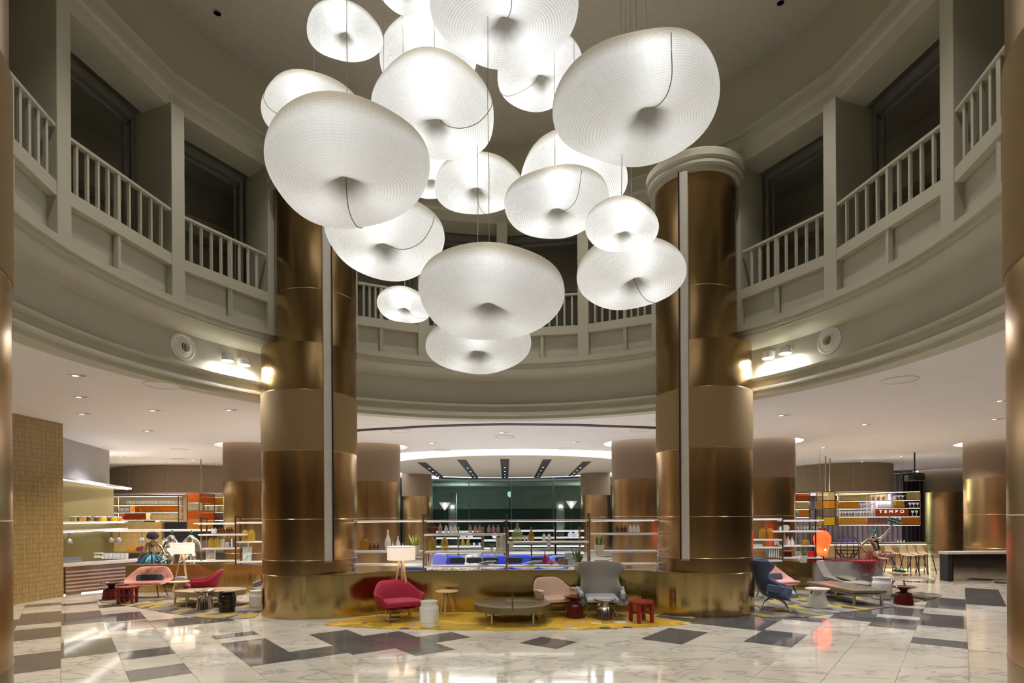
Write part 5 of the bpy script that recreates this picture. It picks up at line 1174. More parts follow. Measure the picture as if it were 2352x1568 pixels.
# right bar racks
zr = [1.68, 2.06, 2.44, 2.80, 3.18]
RR = hangrack((15.55, 27.8), (18.2, 26.0), zr, [(3, 0, .63, P_cream), (3, .84, 1, P_cream), (2, 0, .27, P_gold), (2, .68, .82, P_gold), (1, .46, .87, P_red), (0, 0, .36, P_gold), (0, .36, .62, P_mauve), (0, .78, 1, P_amber)], 'long hanging glass rack with an orange sign in the right bar',
    items=[(2, .0, .26, 6, 'cup', .18, .13, M_jary, None, 'golden tumbler behind the golden panel of the right rack', 'glass'), (2, .28, .46, 6, 'martini', .22, .15, M_clearb, None, 'martini glass on the second shelf of the right rack', 'glass'), (2, .49, .66, 4, 'jug', .18, .17, M_clearb, None, 'white carafe on the second shelf right of the martini glasses', 'carafe'),
           (2, .69, .82, 3, 'cup', .12, .13, M_jary, None, 'golden bowl glass behind the small golden panel', 'glass'), (2, .86, .99, 3, 'goblet', .22, .15, M_clearb, None, 'clear goblet at the right end of the second shelf', 'glass'), (3, .64, .82, 4, 'martini', .20, .16, M_clearb, None, 'martini glass on the top shelf of the right rack', 'glass'),
           (1, .0, .45, 12, 'martini', .24, .16, M_clearb, None, 'martini glass in the long row left of the orange sign', 'glass'), (1, .89, .98, 2, 'goblet', .24, .14, M_clearb, None, 'goblet just right of the orange sign', 'glass'), (0, .36, .5, 4, 'cup', .14, .10, M_clearb, None, 'small tumbler on the lowest shelf behind the mauve panel', 'glass'), (0, .5, .64, 4, 'martini', .18, .14, M_clearb, None, 'martini glass on the lowest shelf of the right rack', 'glass'),
           (3, .02, .6, 9, 'cup', .16, .13, M_jar, None, 'pale tumbler behind the cream panel on the top right rack', 'glass'), (0, .03, .34, 9, 'goblet', .2, .12, M_jary, None, 'golden goblet on the lowest shelf behind the golden panel', 'glass')])
tx = bpy.data.curves.new('sign_text', 'FONT'); tx.body = 'TEMPO'; tx.size = .19; tx.extrude = .004; tx.space_character = 1.9; tx.align_x = 'CENTER'; tx.align_y = 'CENTER'
tx.materials.append(emis('sign_letters', (1, .85, .75), .8)); uu = Vector((2.65, -1.8, 0)).normalized(); pc = Vector((15.55, 27.8, 0))+Vector((2.65, -1.8, 0))*.665
def textmesh(tx, name, parent, loc, rot):
    t = bpy.data.objects.new('tmp', tx); COL.objects.link(t); bpy.context.view_layer.update(); me = bpy.data.meshes.new_from_object(t.evaluated_get(bpy.context.evaluated_depsgraph_get())); bpy.data.objects.remove(t)
    o = bpy.data.objects.new(name, me); COL.objects.link(o); o.parent = parent; o.location = loc; o.rotation_euler = rot; return o
Ln_ = hypot(2.65, 1.8); textmesh(tx, 'sign_lettering', RR, (.665*Ln_, -.012, (zr[1]+zr[2])/2+.03), (pi/2, 0, 0))['label'] = 'pale TEMPO lettering'
hangrack((13.0, 27.6), (14.1, 27.6), zr[1:4]+[3.2], [(2, 0, 1, P_red), (1, 0, 1, P_cream), (0, .5, 1, P_amber), (0, 0, .5, P_grey)], 'short hanging glass rack beside the brass column in the right bar',
    items=[(2, .0, 1, 6, 'jug', .22, .15, M_clearb, None, 'upturned clear carafe behind the red panel of the short right rack', 'carafe'), (1, .0, 1, 6, 'cup', .16, .12, M_jar, None, 'pale tumbler behind the cream panel of the short right rack', 'glass')])
tower(14.15, 26.3, .55, .5, zr, [P_gold, P_grey, P_amber, P_cream], 'front glass box tower with amber and smoky panes in the right bar')
tower(14.95, 27.4, .45, .5, zr, [P_mauve, None, P_gold, None], 'rear glass box tower joining the long right rack')
lamp('AREA', 'rack_glow', (17, 28.3, 2.5), 22, (1, .92, .82), (radians(-90), 0, 0), size=3, size_y=1.4, shape='RECTANGLE')
# curtain: wavy fabric
def curtain(x0, x1, y0, y1, z1, m, label, waves):
    n = waves*10; mb = MB(); vs = []; d = Vector((x1-x0, y1-y0, 0)); nn = Vector((-d.y, d.x, 0)).normalized(); r = random.Random(3)
    for i in range(n+1):
        f = i/n; p = Vector((x0, y0, 0))+d*f+nn*(.10*sin(f*waves*2*pi)+.03*sin(f*waves*4.3*pi)); vs += [(p.x, p.y, .02), (p.x, p.y, z1)]
    mb.add(vs, [(2*i, 2*i+2, 2*i+3, 2*i+1) for i in range(n)]); T = thing('curtain', ((x0+x1)/2, (y0+y1)/2, 0), label, 'curtain')
    o = mb.build('drape', m, None, smooth=True); o.parent = T; o.matrix_parent_inverse = Matrix.Translation((-(x0+x1)/2, -(y0+y1)/2, 0)); s_ = o.modifiers.new('thick', 'SOLIDIFY'); s_.thickness = .01
    MB().box((0, 0, z1+.02), (hypot(d.x, d.y), .12, .05), rz=atan2(d.y, d.x)).build('rail', M_shelf, T)
curtain(13.5, 23.3, 35.6, 34.9, 4.6, mat('mauve_grey_curtain', (.34, .29, .32), .7), 'long mauve grey pleated curtain behind the right bar', 34)
curtain(23.3, 24.4, 34.7, 34.5, 4.6, mat('dark_aubergine_curtain', (.03, .02, .025), .7), 'dark aubergine curtain end beside the pale mauve curtain', 5)
for x in (15, 18.5, 22): lamp('SPOT', 'curtain_wash', (x, 34.2, 4.6), 420, (.95, .9, 1), (radians(14), 0, 0), spot_size=radians(70), spot_blend=.8, shadow_soft_size=.1)
p = at(2102, 1097, 25); T = thing('projector', p, 'black projector hung from the ceiling left of the far right column', 'projector')
MB().prism([(-.36, -.12), (-.22, -.3), (.22, -.3), (.36, -.12), (.3, .25), (-.3, .25)], -.13, .13).build('body', M_black, T, bevel=.03); MB().tube([(0, 0, .13), (0, 0, 4.8-p.z)], .03, 8).build('mount', M_black, T); MB().lathe([(0, 0), (.07, 0), (.07, .04), (0, .04)], 16, (-.1, -.33, 0)).build('lens', M_black, T)

# bar counter right with stools
T = thing('bar_counter', (17.5, 22.6, 0), 'long bar counter with lit edge behind the statue in the right lounge', 'bar counter')
MB().box((-3.3, .2, 1.03), (4.1, .7, .06)).build('worktop', mat('dark_stone_top', (.10, .085, .07), .3), T, bevel=.005); MB().box((-3.3, .3, .5), (3.9, .45, 1.0)).build('front', mat('bar_front_wood', (.45, .33, .18), .5), T); MB().box((-3.3, .06, .985), (3.8, .02, .02)).build('under_light', emis('bar_strip', (1, .8, .5), 3), T)
MB().box((-3.3, .25, .02), (3.95, .5, .04)).build('foot_light', emis('bar_foot', (1, .75, .35), .5), T)
def barstool(loc, label, rz):
    T = thing('bar_stool', loc, label, 'bar stool', 'bar stools at the right bar', rz); rows = [[(-.20, -.20, .72), (0, -.21, .71), (.20, -.20, .72)], [(-.21, .05, .72), (0, .04, .70), (.21, .05, .72)], [(-.21, .20, .76), (0, .23, .75), (.21, .20, .76)], [(-.17, .24, 1.02), (0, .27, 1.04), (.17, .24, 1.02)]]
    shell('seat_shell', rows, mat('stool_cream_shell', (.50, .42, .27), .5), T, .03)
    for sx in (-1, 1):
        for sy in (-1, 1): MB().tube([(sx*.12, sy*.12, .70), (sx*.22, sy*.22, 0)], .016, 6).build('leg', M_black, T)
    MB().tube([(-.19, -.19, .25), (.19, -.19, .25), (.19, .19, .25), (-.19, .19, .25)], .01, 6, closed=True).build('footrest', M_chrome, T); return T
s0 = None
for px, Y, l in ((2087, 20.2, 'nearest cream bar stool, leftmost of the row at the right bar'), (2106, 20.6, 'cream bar stool, second from the left at the right bar'), (2126, 21.0, 'cream bar stool, third from the left at the right bar'), (2052, 21.4, 'dark backed bar stool left of the cream ones behind the statue')):
    p = at(px, 1300, Y)
    if s0 is None: s0 = barstool((p.x, Y, 0), l, radians(20))
    else: copy_tree(s0, loc=(p.x, Y, 0), label=l, group='bar stools at the right bar')
row('goblet', [1975, 1984, 1993, 2002, 2030, 2038, 2046, 2054, 2062], 1257, 1249, 6, 22.6, M_clearb, 'small glass standing on the right bar counter', 'glass', 'glasses on the right bar counter', d=.1)
row('bottle', [2066, 2073, 2080], 1257, 1240, 6, 22.6, M_clearb, 'bottle standing on the right bar counter behind the statue', 'bottle', 'bottles on the right bar counter', d=.1)
row('goblet', [1826+7.2*k for k in range(9)], 1222, 1207, 6.5, 24.0, M_clearb, 'stemmed glass hanging behind the right-bay shelf', 'glass', 'stemmed glasses behind the right-bay shelf', d=0)
p0, p1 = at(1822, 1204, 24.0), at(1890, 1204, 24.0); T = thing('glass_rack', ((p0.x+p1.x)/2, 24.0, p0.z), 'hanging rail holding the stemmed glasses behind the right-bay shelf', 'glass rack')
MB().box((0, 0, -.07), (p1.x-p0.x, .14, .02)).build('rail', M_rod, T)
for x in (-.5, .5): MB().box((x, 0, (4.8-p0.z)/2), (.012, .012, 4.8-p0.z)).build('hanger', M_rod, T)
# high counter far right
T = thing('high_counter', (14.9, 18.6, 0), 'high counter with white top, dark leg and mirrored front at the right', 'counter')
MB().box((0, .1, .90), (2.2, .4, .09)).build('worktop', mat('grey_white_stone', (.55, .52, .50), .4), T, bevel=.004); MB().box((.1, .1, .43), (1.95, .3, .86)).build('mirrored_body', mat('mirror_panel', (.60, .54, .50), .06, 1, bump=.1, bscale=3), T)
MB().box((-1.0, .1, .43), (.14, .36, .86)).build('side_leg', M_black, T); MB().box((0, -.09, .85), (2.15, .02, .03)).build('dark_edge', M_black, T)

# ================================================================ RIGHT PLANTER: lantern vase, wire sphere, mannequin
pts = [(8.55, 16.35), (9.2, 16.2), (10.0, 16.25), (10.55, 16.6), (10.75, 17.2)]
M_pl = mat('grey_marble_planter', (.36, .32, .30), .3, noise=.12, nscale=3)
P = smooth_poly(pts+[(10.2, 18.0), (9.2, 17.9), (8.5, 17.4)], 6)
T = thing('planter', (9.6, 17, 0), 'curved grey marble planter holding the red lantern, wire globe and silver mannequin', 'planter'); o = MB().prism([(x-9.6, y-17) for x, y in P], 0, .82).build('body', M_pl, T, smooth=True)
MB().prism([((x-9.6)*.93, (y-17)*.93) for x, y in P], .82, .83).build('soil', M_soil, T); MB().box((.20, -.79, .47), (.16, .012, .055)).build('socket_plate', mat('socket_white', (.8, .8, .95), .3), T)
# red lantern
p = at(1892, 1277, 16.9); T = thing('lantern_vase', (p.x, 17.0, .83), 'glowing red vase shaped silk lantern on the marble planter', 'lantern')
mred = mat('glowing_red_silk', (.85, .06, .025), .6, Emission_Color=(1, .06, .02, 1), Emission_Strength=.22)
nt = mred.node_tree; _t = nt.nodes.new('ShaderNodeBsdfTranslucent'); _t.inputs[0].default_value = (.95, .10, .035, 1); _m = nt.nodes.new('ShaderNodeMixShader'); _m.inputs[0].default_value = .6
nt.links.new(nt.nodes['Principled BSDF'].outputs[0], _m.inputs[1]); nt.links.new(_t.outputs[0], _m.inputs[2]); nt.links.new(_m.outputs[0], nt.nodes['Material Output'].inputs[0])
mb = MB(); prof = [(.10, .10), (.13, .18), (.20, .42), (.235, .58), (.23, .66), (.17, .78), (.10, .83), (.085, .86), (.09, .93)]; prof = [cr(prof, k/32) for k in range(33)]; n = 108; vs = []
for i in range(n):
    a = 2*pi*i/n; g = 1-.035*abs(sin(a*9))
    for r_, z in prof: vs.append((r_*g*cos(a), r_*g*sin(a), z))
K = len(prof); mb.add(vs, [(i*K+j, ((i+1) % n)*K+j, ((i+1) % n)*K+j+1, i*K+j+1) for i in range(n) for j in range(K-1)]); mb.build('silk_body', mred, T, smooth=True)
MB().lathe([(.088, .85), (.095, .93), (.085, .93)], 24, cap=False).build('collar', mat('dark_red_trim', (.25, .005, .01), .5), T); MB().lathe([(0, 0), (.22, 0), (.22, .02), (.05, .03), (.05, .10), (.10, .11), (0, .11)], 24).build('stand', M_black, T)
for z in (.30, .62):
    MB().lathe([(0, -.05), (.05, -.02), (.05, .03), (0, .06)], 16, (0, -.155 if z > .5 else -.12, z)).build('bulb', emis('lantern_hot_bulb', (1, .5, .25), 5), T, smooth=True)
    lo = lamp('POINT', 'lantern_inner_light', (0, 0, z), 5, (1, .45, .25), shadow_soft_size=.05); lo.parent = T
# wire globe
p = at(1945, 1262, 17.0); T = thing('wire_globe', (p.x, 17.0, 1.20), 'black wire globe sculpture beside the red lantern', 'sculpture'); Rg = .33
for k in range(6):
    a = pi*k/6; MB().tube([(Rg*cos(t)*cos(a), Rg*cos(t)*sin(a), Rg*sin(t)) for t in [2*pi*i/32 for i in range(32)]], .009, 6, closed=True).build('meridian_hoop', M_black, T)
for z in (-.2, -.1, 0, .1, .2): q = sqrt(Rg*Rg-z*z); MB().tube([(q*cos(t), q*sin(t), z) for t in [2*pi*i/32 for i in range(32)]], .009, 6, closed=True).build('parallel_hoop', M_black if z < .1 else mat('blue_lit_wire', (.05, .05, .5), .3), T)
MB().box((-.27, -.12, -.22), (.02, .02, .28)).box((.27, -.12, -.22), (.02, .02, .28)).box((-.27, .12, -.22), (.02, .02, .28)).box((.27, .12, -.22), (.02, .02, .28)).box((0, -.12, -.09), (.56, .015, .015)).box((0, 0, -.36), (.62, .3, .02)).build('cradle', M_black, T)
# mannequin
def V(px, py, Y=16.9): return tuple(at(px, py, Y))
def figure(name, J, m, parent):
    pts = [(*J['pelvis'], .105), (*J['waist'], .085), (*J['chest'], .12), (*J['neckb'], .055), (*J['neck'], .042), (*J['head'], .085), (*J['crown'], .05),
           (*J['shR'], .055), (*J['elR'], .036), (*J['wrR'], .026), (*J['hdR'], .028), (*J['shL'], .055), (*J['elL'], .036), (*J['wrL'], .026), (*J['hdL'], .028),
           (*J['hipR'], .085), (*J['knR'], .055), (*J['anR'], .036), (*J['toR'], .035), (*J['hipL'], .085), (*J['knL'], .055), (*J['anL'], .036), (*J['toL'], .035)]
    E_ = [(0, 1), (1, 2), (2, 3), (3, 4), (4, 5), (5, 6), (3, 7), (7, 8), (8, 9), (9, 10), (3, 11), (11, 12), (12, 13), (13, 14), (0, 15), (15, 16), (16, 17), (17, 18), (0, 19), (19, 20), (20, 21), (21, 22)]
    return skin(name, pts, E_, m, parent)
c = Vector(at(2012, 1280, 16.8)); 
T = thing('mannequin', c, 'chrome seated mannequin raising one arm with a green sign on the marble planter', 'mannequin')
def L3(px, py, Y): return tuple(Vector(at(px, py, Y))-c)
M_man = mat('chrome_mannequin_skin', (.72, .66, .55), .12, 1)
J = dict(pelvis=L3(2014, 1274, 16.8), waist=L3(2012, 1257, 16.8), chest=L3(2006, 1243, 16.8), neckb=L3(2006, 1236, 16.8), neck=L3(2007, 1231, 16.8), head=L3(2008, 1224, 16.75), crown=L3(2008, 1219, 16.8),
         shR=L3(1993, 1240, 16.8), elR=L3(1975, 1253, 16.75), wrR=L3(1988, 1266, 16.6), hdR=L3(1993, 1269, 16.6), shL=L3(2019, 1239, 16.8), elL=L3(2034, 1226, 16.75), wrL=L3(2047, 1207, 16.7), hdL=L3(2049, 1202, 16.7),
         hipR=L3(2022, 1277, 16.7), knR=L3(2040, 1272, 16.35), anR=L3(2054, 1302, 16.3), toR=L3(2068, 1308, 16.1), hipL=L3(2006, 1278, 16.7), knL=L3(2018, 1281, 16.3), anL=L3(2034, 1284, 16.1), toL=L3(2040, 1284, 16.0))
figure('body', J, M_man, T)
gm = mat('green_metal', (.02, .16, .09), .3, .4)
hd = Vector(J['head']); mb = MB(); mb.lathe([(0, .115), (.06, .10), (.092, .05), (.095, .02), (.098, .0), (.09, .0), (.085, .04), (.05, .09), (0, .10)], 20, tuple(hd)); mb.build('swim_cap', gm, T, smooth=True)
fo = Vector(J['toR']); cushion('shoe', tuple(fo+Vector((-.04, .0, -.03))), (.28, .10, .075), gm, T, rz=radians(-10), ry=radians(6))
for Jn, sg in (('hdR', 1), ('hdL', 1)):
    h_ = Vector(J[Jn]); mb = MB()
    for k in range(4): mb.tube([h_+Vector((-.02+.012*k, 0, .01)), h_+Vector((-.03+.02*k, -.02, .06+.01*(k in (1, 2)))), h_+Vector((-.03+.02*k, -.035, .085))], [.009, .008, .006], 6)
    mb.tube([h_+Vector((.02, 0, 0)), h_+Vector((.045, -.01, .03)), h_+Vector((.05, -.02, .055))], [.01, .008, .006], 6); mb.build('fingers', M_man, T, smooth=True)
# face
mb = MB(); mb.lathe([(0, 0), (.012, .01), (.008, .03), (0, .04)], 8, tuple(hd+Vector((0, -.095, -.01)))); mb.build('nose', M_man, T, smooth=True)
for s_ in (-1, 1): MB().lathe([(0, -.006), (.014, 0), (0, .006)], 8, tuple(hd+Vector((s_*.032, -.088, .02)))).build('eye', M_black, T)
MB().box(tuple(hd+Vector((0, -.088, -.035))), (.035, .01, .008)).build('mouth', M_black, T)
mb = MB(); r = random.Random(5)
def frond(mb, c0, n, R, L_, drop, rr):
    for _ in range(n):
        a = rr.random()*6.28; b = rr.uniform(.2, 1); s0_ = Vector(c0)+Vector((cos(a)*R*.3, sin(a)*R*.3, 0)); t_ = s0_+Vector((cos(a)*R*b, sin(a)*R*b*.8, rr.uniform(-drop, .10)))
        m1 = (s0_+t_)/2+Vector((rr.uniform(-.04, .04), rr.uniform(-.04, .04), rr.uniform(0, .06))); mb.tube([s0_, m1, t_], [.0025, .002, .0015], 4)
        for q in range(7):
            e = m1.lerp(t_, q/3)+Vector([rr.uniform(-.04, .04) for _ in range(3)]); mb.tube([m1.lerp(t_, q/4), e], [.0025, .004], 4)
M_red = mat('dusty_red_branches', (.30, .03, .04), .6)
frond(mb, J['pelvis'], 150, .36, .3, .20, r); mb.build('branch_skirt', M_red, T)
# sign in hand
hl = Vector(J['hdL']); S2 = thing('hand_sign', Vector(at(2055, 1196, 16.65)), 'small green plaque reading FoodCapital in the raised hand', 'sign'); S2.rotation_euler = (0, radians(18), 0)
MB().box((0, 0, 0), (.38, .03, .13)).build('board', gm, S2, bevel=.005); MB().box((-.08, 0, -.10), (.04, .02, .10), ry=.5).build('stem', gm, S2)
tx = bpy.data.curves.new('plaque_text', 'FONT'); tx.body = 'FoodCapital'; tx.size = .075; tx.extrude = .003; tx.shear = .35; tx.align_x = 'CENTER'; tx.align_y = 'CENTER'; tx.materials.append(mat('cream_lettering', (.75, .8, .7), .5))
textmesh(tx, 'lettering', S2, (0, -.02, 0), (pi/2, 0, 0))
# footstool under the shoe
q = Vector(at(2066, 1318, 16.2)); T = thing('side_table', (q.x, 16.2, 0), 'round wooden topped table with chrome balls beneath the mannequin foot', 'side table'); zt = (c+fo).z-.09
MB().lathe([(0, zt-.03), (.27, zt-.03), (.275, zt-.01), (.27, zt), (0, zt)], 32).build('tabletop', M_wood, T, smooth=True)
for a in range(5): t = a*1.256; MB().lathe([(0, -.07), (.05, -.05), (.07, 0), (.05, .05), (0, .07)], 14, (.13*cos(t), .13*sin(t), zt-.10)).build('chrome_ball', M_chrome, T, smooth=True)
for a in (30, 150, 270): t = radians(a); MB().tube([(.16*cos(t), .16*sin(t), zt-.03), (.2*cos(t), .2*sin(t), 0)], .014, 6).build('leg', M_satin, T)
# hanging red branches over the planter front
mb = MB(); r = random.Random(9)
for _ in range(170):
    x = r.gauss(9.75, .17); z0 = .87; y = 16.14; L_ = r.uniform(.05, .5)*math.exp(-((x-9.75)/.3)**2); pts_ = [Vector((x, y+.1, z0)), Vector((x+r.uniform(-.03, .06), y-.03, z0-.02)), Vector((x+r.uniform(0, .16), y-.05+r.uniform(-.03, .02), z0-L_))]
    mb.tube(pts_, [.003, .0025, .0015], 4)
    for q in range(6): a = pts_[1].lerp(pts_[2], r.random()); mb.tube([a, a+Vector((r.uniform(-.03, .03), r.uniform(-.03, .0), r.uniform(-.03, .03)))], [.003, .0045], 4)
for _ in range(150):
    x = r.uniform(8.95, 10.3); a = Vector((x, r.uniform(16.25, 16.5), .83)); mb.tube([a, a+Vector((r.uniform(-.1, .1), r.uniform(-.06, .06), r.uniform(.02, .09)))], [.004, .006], 4)
tag(mb.build('red_branches', M_red), 'dusty red beaded branches trailing over the front of the marble planter', 'dried branches', kind='stuff')

# ================================================================ LEFT: tiled wall, bulkhead, buffet, heat lamps, statues
def tile_mat():
    m = bpy.data.materials.new('ochre_glazed_tile'); m.use_nodes = True; nt = m.node_tree; N = nt.nodes; L = nt.links; b = N['Principled BSDF']; tc = N.new('ShaderNodeTexCoord'); sp = N.new('ShaderNodeSeparateXYZ'); cb = N.new('ShaderNodeCombineXYZ'); L.new(tc.outputs['Object'], sp.inputs[0])
    ad = N.new('ShaderNodeMath'); L.new(sp.outputs[0], ad.inputs[0]); L.new(sp.outputs[1], ad.inputs[1]); L.new(ad.outputs[0], cb.inputs[0]); L.new(sp.outputs[2], cb.inputs[1])
    br = N.new('ShaderNodeTexBrick'); br.offset = 0; br.inputs['Scale'].default_value = 1; br.inputs['Brick Width'].default_value = .045; br.inputs['Row Height'].default_value = .125; br.inputs['Mortar Size'].default_value = .004; br.inputs['Color1'].default_value = (.30, .21, .08, 1); br.inputs['Color2'].default_value = (.37, .27, .11, 1); br.inputs['Mortar'].default_value = (.15, .10, .04, 1)
    L.new(cb.outputs[0], br.inputs[0]); L.new(br.outputs[0], b.inputs['Base Color']); b.inputs['Roughness'].default_value = .25
    n = N.new('ShaderNodeTexNoise'); n.inputs['Scale'].default_value = 25; L.new(tc.outputs['Object'], n.inputs[0]); mh = N.new('ShaderNodeMath'); mh.operation = 'MULTIPLY_ADD'; mh.inputs[1].default_value = -1.0; L.new(br.outputs['Fac'], mh.inputs[0]); L.new(n.outputs[0], mh.inputs[2])
    bp = N.new('ShaderNodeBump'); bp.inputs['Strength'].default_value = .35; bp.inputs['Distance'].default_value = .01; L.new(mh.outputs[0], bp.inputs['Height']); L.new(bp.outputs[0], b.inputs['Normal']); return m
M_tile = tile_mat()
st(MB().box((-13.35, 12.2, 2.4), (1.7, 8.1, 4.8)).build('wall_tiled_left', M_tile))
st(MB().strip([(-14.2, 16.3), (-14.35, 18.2), (-15.65, 22.7)], 3.45, 4.8, .3).build('wall_buffet_bulkhead', mat('grey_bulkhead_paint', (.36, .34, .33), .6)))
st(MB().strip([(-13.4, 16.3), (-13.85, 18.2), (-15.9, 24.4)], 3.38, 3.45, 1.2).build('trim_7', M_white))
MB().strip([(-13.5, 16.4), (-13.95, 18.3), (-15.9, 24.2)], 3.355, 3.378, .04).build('trim_8', emis('canopy_led', (1, .95, .85), 2)); st(bpy.data.objects['trim_8'])
st(MB().strip([(-14.3, 16.3), (-14.5, 18.2), (-15.7, 23.0)], 0, 3.38, .1).build('wall_gold_panel', mat('brushed_gold_panel', (.36, .30, .12), .35, .6)))
def nshelf(z, label):
    T = thing('buffet_shelf', (-14, 19, z), label, 'shelf'); MB().strip([(.3, -2.6), (0, -.8), (-1.4, 4.4)], 0, .05, .5).build('board', M_shelf, T); MB().strip([(.28, -2.5), (-.02, -.8), (-1.4, 4.2)], -.02, -.003, .03).build('shelf_light', emis('rack_strip', (1, .95, .88), 3), T)
nshelf(2.02, 'upper floating white shelf of jars on the gold wall beside the tiles'); nshelf(1.74, 'lower floating white shelf on the gold wall beside the tiles')
for i, (px, m, w, l) in enumerate([(169, M_jarg, 13, 'dark green jar, first from the tiled wall'), (176, M_brownb, 11, 'brown jar, second from the tiled wall'), (188, M_jara, 17, 'large amber jar near the tiled wall'), (203, M_brownb, 9, 'brown jar right of the large amber jar'), (222, M_brownb, 11, 'brown jar near the middle of the floating shelf'),
                                   (237, M_jary, 15, 'bright yellow jar on the floating shelf'), (251, M_brownb, 8, 'slim brown jar right of the bright yellow one'), (262, M_jary, 12, 'yellow jar, second from the shelf end'), (273, M_jara, 12, 'orange jar at the shelf end')]):
    Yj = -9.304/((px-1176)/FOC+.269); vessel('jar', at(px, 1190, Yj).xy.to_3d()+Vector((0, 0, 2.07)), .20, w/FOC*Yj, m, l+', upper floating shelf', 'jar', None, None, lidw)
# buffet counter
T = thing('buffet_counter', (-12.3, 18.2, 0), 'marble topped buffet counter with striped metal front beside the tiled wall', 'counter')
MB().strip([(-.30, -1.9), (.75, .35), (1.0, .9)], .80, .86, .8).build('worktop', mat('white_stone_worktop', (.65, .63, .6), .2), T); MB().strip([(-.26, -1.8), (.75, .40), (.98, .9)], 0, .80, .5).build('front', mat('copper_front_panel', (.42, .28, .20), .25, .9), T)
for k in range(6): MB().strip([(-.23, -1.83), (.78, .385), (1.01, .885)], .10+.105*k, .145+.105*k, .02).build('slat', mat('pale_copper_slat', (.72, .58, .50), .3, .7), T)
MB().strip([(-.35, -1.95), (.75, .25)], .005, .03, .02).build('foot_light', emis('bar_foot_strip', (1, .8, .6), 1.2), T)
MB().box((-1.1, -.9, .94), (.9, .5, .12), rz=radians(65)).build('glass_tray', mat('steel_tray', (.6, .6, .6), .15, 1), T)
row('jar', [206, 212], 1282, 1268, 16, 17.2, mat('steel_urn', (.75, .73, .72), .15, 1), 'round steel food container on the buffet counter', 'food container', 'steel food containers', lidw, d=.3)
row('cup', [226, 234, 243, 252, 261, 270, 279], 1284, 1271, 9, 17.8, M_clearb, 'crowded glass dish on the buffet counter', 'dish', 'glass dishes on the buffet counter', d=.2)
# kitchen line behind: counters, tiled back wall, dark curtains
T = thing('kitchen_counter', (-13.0, 22.4, 0), 'long steel kitchen counter behind the buffet', 'counter'); MB().box((0, 0, .88), (4.6, .8, .06)).build('worktop', M_silver, T); MB().box((0, .05, .43), (4.5, .6, .85)).build('cabinet', mat('dark_cabinet', (.06, .05, .05), .4), T); MB().box((1.0, .1, 1.10), (1.2, .4, .38)).box((1.9, .1, 1.08), (.6, .4, .34)).build('display_case', mat('steel_case', (.45, .45, .47), .25, .8), T)
st(MB().box((-17.5, 26.4, 1.0), (3.4, .2, 2.0)).build('wall_kitchen_left', M_tile)); st(MB().box((-19.9, 26.2, 1.0), (1.4, .1, 2.0)).build('wall_kitchen_dark', M_black)); st(MB().box((-13.9, 26.6, 1.0), (3.8, .2, 2.0)).build('wall_kitchen_mid', M_black)); st(MB().box((-10.6, 26.5, 1.0), (3.0, .2, 2.0)).build('wall_kitchen_right', M_tile))
T = thing('canopy_shelf', (-14.9, 22.4, 1.68), 'long white glowing canopy shelf over the kitchen line', 'shelf'); MB().box((0, 0, .03), (8.0, .8, .06)).build('board', M_shelf, T); MB().box((0, -.1, -.005), (7.8, .05, .01)).build('light_strip', emis('rack_strip', (1, .95, .88), 3), T)
h0 = None
M_alu = mat('spun_aluminium', (.62, .62, .66), .3, .9)
for px, py, Y, l in ((217, 1241, 22.3, 'heat lamp, first of the four grey bells over the kitchen counter'), (236, 1241, 22.3, 'heat lamp, second of the four grey bells over the kitchen counter'), (255, 1241, 22.3, 'heat lamp, third of the four grey bells over the kitchen counter'), (273, 1241, 22.3, 'heat lamp, rightmost of the four grey bells over the kitchen counter'), (158, 1243, 19.0, 'large grey bell heat lamp beside the tiled wall edge'), (326, 1241, 22.3, 'small grey bell heat lamp left of the chrome bust head')):
    p = at(px, py, Y); big = .8 if Y < 20 else .95
    if h0 is None:
        h0 = thing('heat_lamp', p, l, 'heat lamp', 'grey bell heat lamps'); MB().lathe([(.11, -.09), (.105, .02), (.08, .08), (.03, .11), (.025, .13), (0, .13), (0, .12), (.02, .10), (.07, .07), (.095, .01), (.10, -.09)], 20, cap=False).build('bell', M_alu, h0, smooth=True)
        MB().tube([(0, 0, .12), (0, 0, .40)], .012, 6).build('cord', M_black, h0); MB().lathe([(0, -.05), (.05, -.05), (.05, 0), (0, .01)], 12).build('bulb', emis('heat_bulb', (1, .75, .45), 6), h0)
    else: copy_tree(h0, loc=p, label=l, group='grey bell heat lamps', scale=big)
for px, w, m, l in ((291, 22, (.60, .25, .02), 'bright orange oval casserole on the kitchen counter'), (309, 18, (.22, .02, .03), 'dark red oval casserole behind the chrome bust shoulder')):
    m_ = mat('enamel_%d' % px, m, .2); p = at(px+12 if px == 291 else px+16, 1252, 22.4); T = thing('casserole', (p.x, 22.4, p.z), l, 'casserole'); MB().lathe([(0, 0), (.16, 0), (.20, .04), (.20, .10), (.16, .16), (0, .18)], 28, squash=.6).build('body', m_, T, smooth=True); MB().lathe([(0, .18), (.02, .18), (.025, .21), (0, .215)], 12).build('knob', m_, T); MB().box((0, 0, -p.z/2+.45), (.3, .2, .02)).build('tray', M_black, T) if False else None
    T.location.z = .92
lamp('SPOT', 'kitchen_glow', (-13, 22.0, 3.2), 160, (1, .93, .85), spot_size=radians(120), spot_blend=.5); lamp('SPOT', 'kitchen_glow', (-16.5, 24.2, 3.0), 120, (1, .8, .55), spot_size=radians(120), spot_blend=.5)
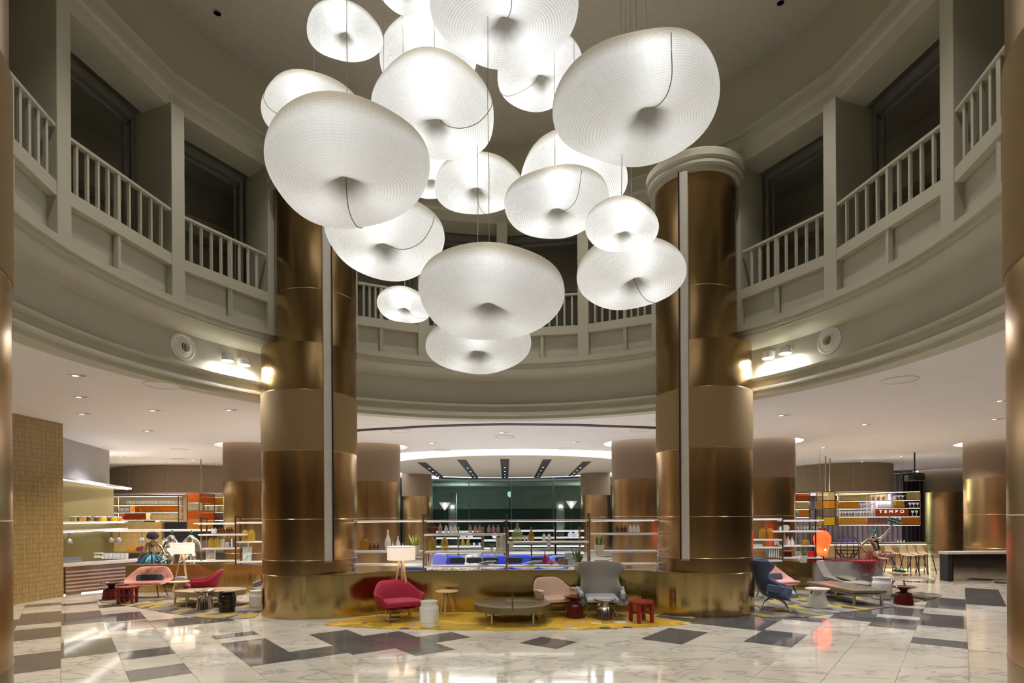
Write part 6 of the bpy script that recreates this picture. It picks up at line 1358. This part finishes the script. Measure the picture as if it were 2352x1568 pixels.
# chrome bust with blue tutu on the left parapet
M_goldchrome = mat('gold_tinted_chrome', (.62, .53, .42), .1, 1)
c = Vector(at(347, 1290, 15.95)); c.z = .91; T = thing('bust_statue', c, 'gold chrome female torso with blue tulle skirt on the left parapet behind the pink chair', 'statue')
def B(px, py, Y=15.95): return tuple(Vector(at(px, py, Y))-c)
pts = [(*B(347, 1280), .13), (*B(348, 1268), .075), (*B(350, 1256), .115), (*B(351, 1247), .055), (*B(352, 1241), .038), (*B(350, 1234), .075), (*B(350, 1229), .05), (*B(337, 1249), .05), (*B(327, 1267, 15.8), .032), (*B(315, 1286, 15.7), .022), (*B(364, 1249), .05), (*B(373, 1262, 15.9), .032), (*B(379, 1274, 15.7), .022)]
skin('torso', pts, [(0, 1), (1, 2), (2, 3), (3, 4), (4, 5), (5, 6), (3, 7), (7, 8), (8, 9), (3, 10), (10, 11), (11, 12)], M_goldchrome, T)
h_ = Vector(B(350, 1234)); MB().lathe([(.10, -.05), (.15, .0), (.155, .06), (.12, .13), (.05, .165), (0, .17), (0, .15), (.05, .145), (.10, .11), (.13, .05)], 24, tuple(h_), cap=False).build('hood', mat('dark_glass_hood', (.06, .04, .04), .05, .3), T, smooth=True)
mb = MB(); n = 120; vs = []; r = random.Random(2)
for i in range(n):
    a = 2*pi*i/n; g = 1+.13*sin(a*11)+.05*sin(a*23); vs += [(.10*cos(a), .09*sin(a), .27), (.23*g*cos(a), .18*g*sin(a), .18), (.34*g*cos(a), .26*g*sin(a), .02)]
mb.add(vs, [(i*3+j, ((i+1) % n)*3+j, ((i+1) % n)*3+j+1, i*3+j+1) for i in range(n) for j in range(2)]); mb.build('tulle_skirt', mat('teal_blue_tulle', (.02, .11, .19), .3, .3), T, smooth=True)
mb = MB()
for i in range(26): a = r.random()*6.28; q = r.uniform(.1, .33); mb.lathe([(0, -.03), (.025, -.02), (.035, 0), (.025, .02), (0, .03)], 10, (q*cos(a), q*.75*sin(a)-.02, .04+r.random()*.06))
mb.build('glass_beads', M_goldchrome, T, smooth=True)
# two silver torsos further back
for px, Y, l, ang in ((388, 19.5, 'silver bent female torso statue left of the lamp shade in the left bar', .35), (438, 19.5, 'silver seated female torso statue right of the lamp shade in the left bar', 0)):
    c = Vector(at(px, 1285, Y)); c.z = 0; T = thing('torso_statue', c, l, 'statue'); 
    def Q(dx, py, dy=0): v = Vector(at(px+dx, py, Y))-c; return (v.x, v.y+dy, v.z)
    b = 6 if ang else 0
    pts = [(*Q(0, 1268), .14), (*Q(-2, 1256), .10), (*Q(-2+b, 1243), .14), (*Q(0+b, 1234), .06), (*Q(1+b, 1227), .05), (*Q(-12, 1240), .06), (*Q(-17, 1250), .045), (*Q(-20, 1258, -.1), .03), (*Q(13, 1240), .06), (*Q(21, 1252), .045), (*Q(27, 1265, -.1), .03), (*Q(-10, 1274, -.15), .10), (*Q(-16, 1290, -.3), .05), (*Q(12, 1276, -.15), .10), (*Q(10, 1298, -.2), .05)]
    skin('torso', pts, [(0, 1), (1, 2), (2, 3), (3, 4), (3, 5), (5, 6), (6, 7), (3, 8), (8, 9), (9, 10), (0, 11), (11, 12), (0, 13), (13, 14)], mat('silver_statue', (.80, .82, .82), .15, 1, bump=.3, bscale=15), T)
    MB().lathe([(0, 0), (.25, 0), (.25, .45), (.2, .5), (.16, 1.0), (0, 1.0)], 20).build('pedestal', M_silver, T); MB().lathe([(.03, 0), (.05, .05), (.02, .10)], 10, Q(1+b, 1224)).build('neck_foliage', mat('emerald_glass', (.02, .25, .12), .1), T)
# lit backdrop in dining depth: nothing further
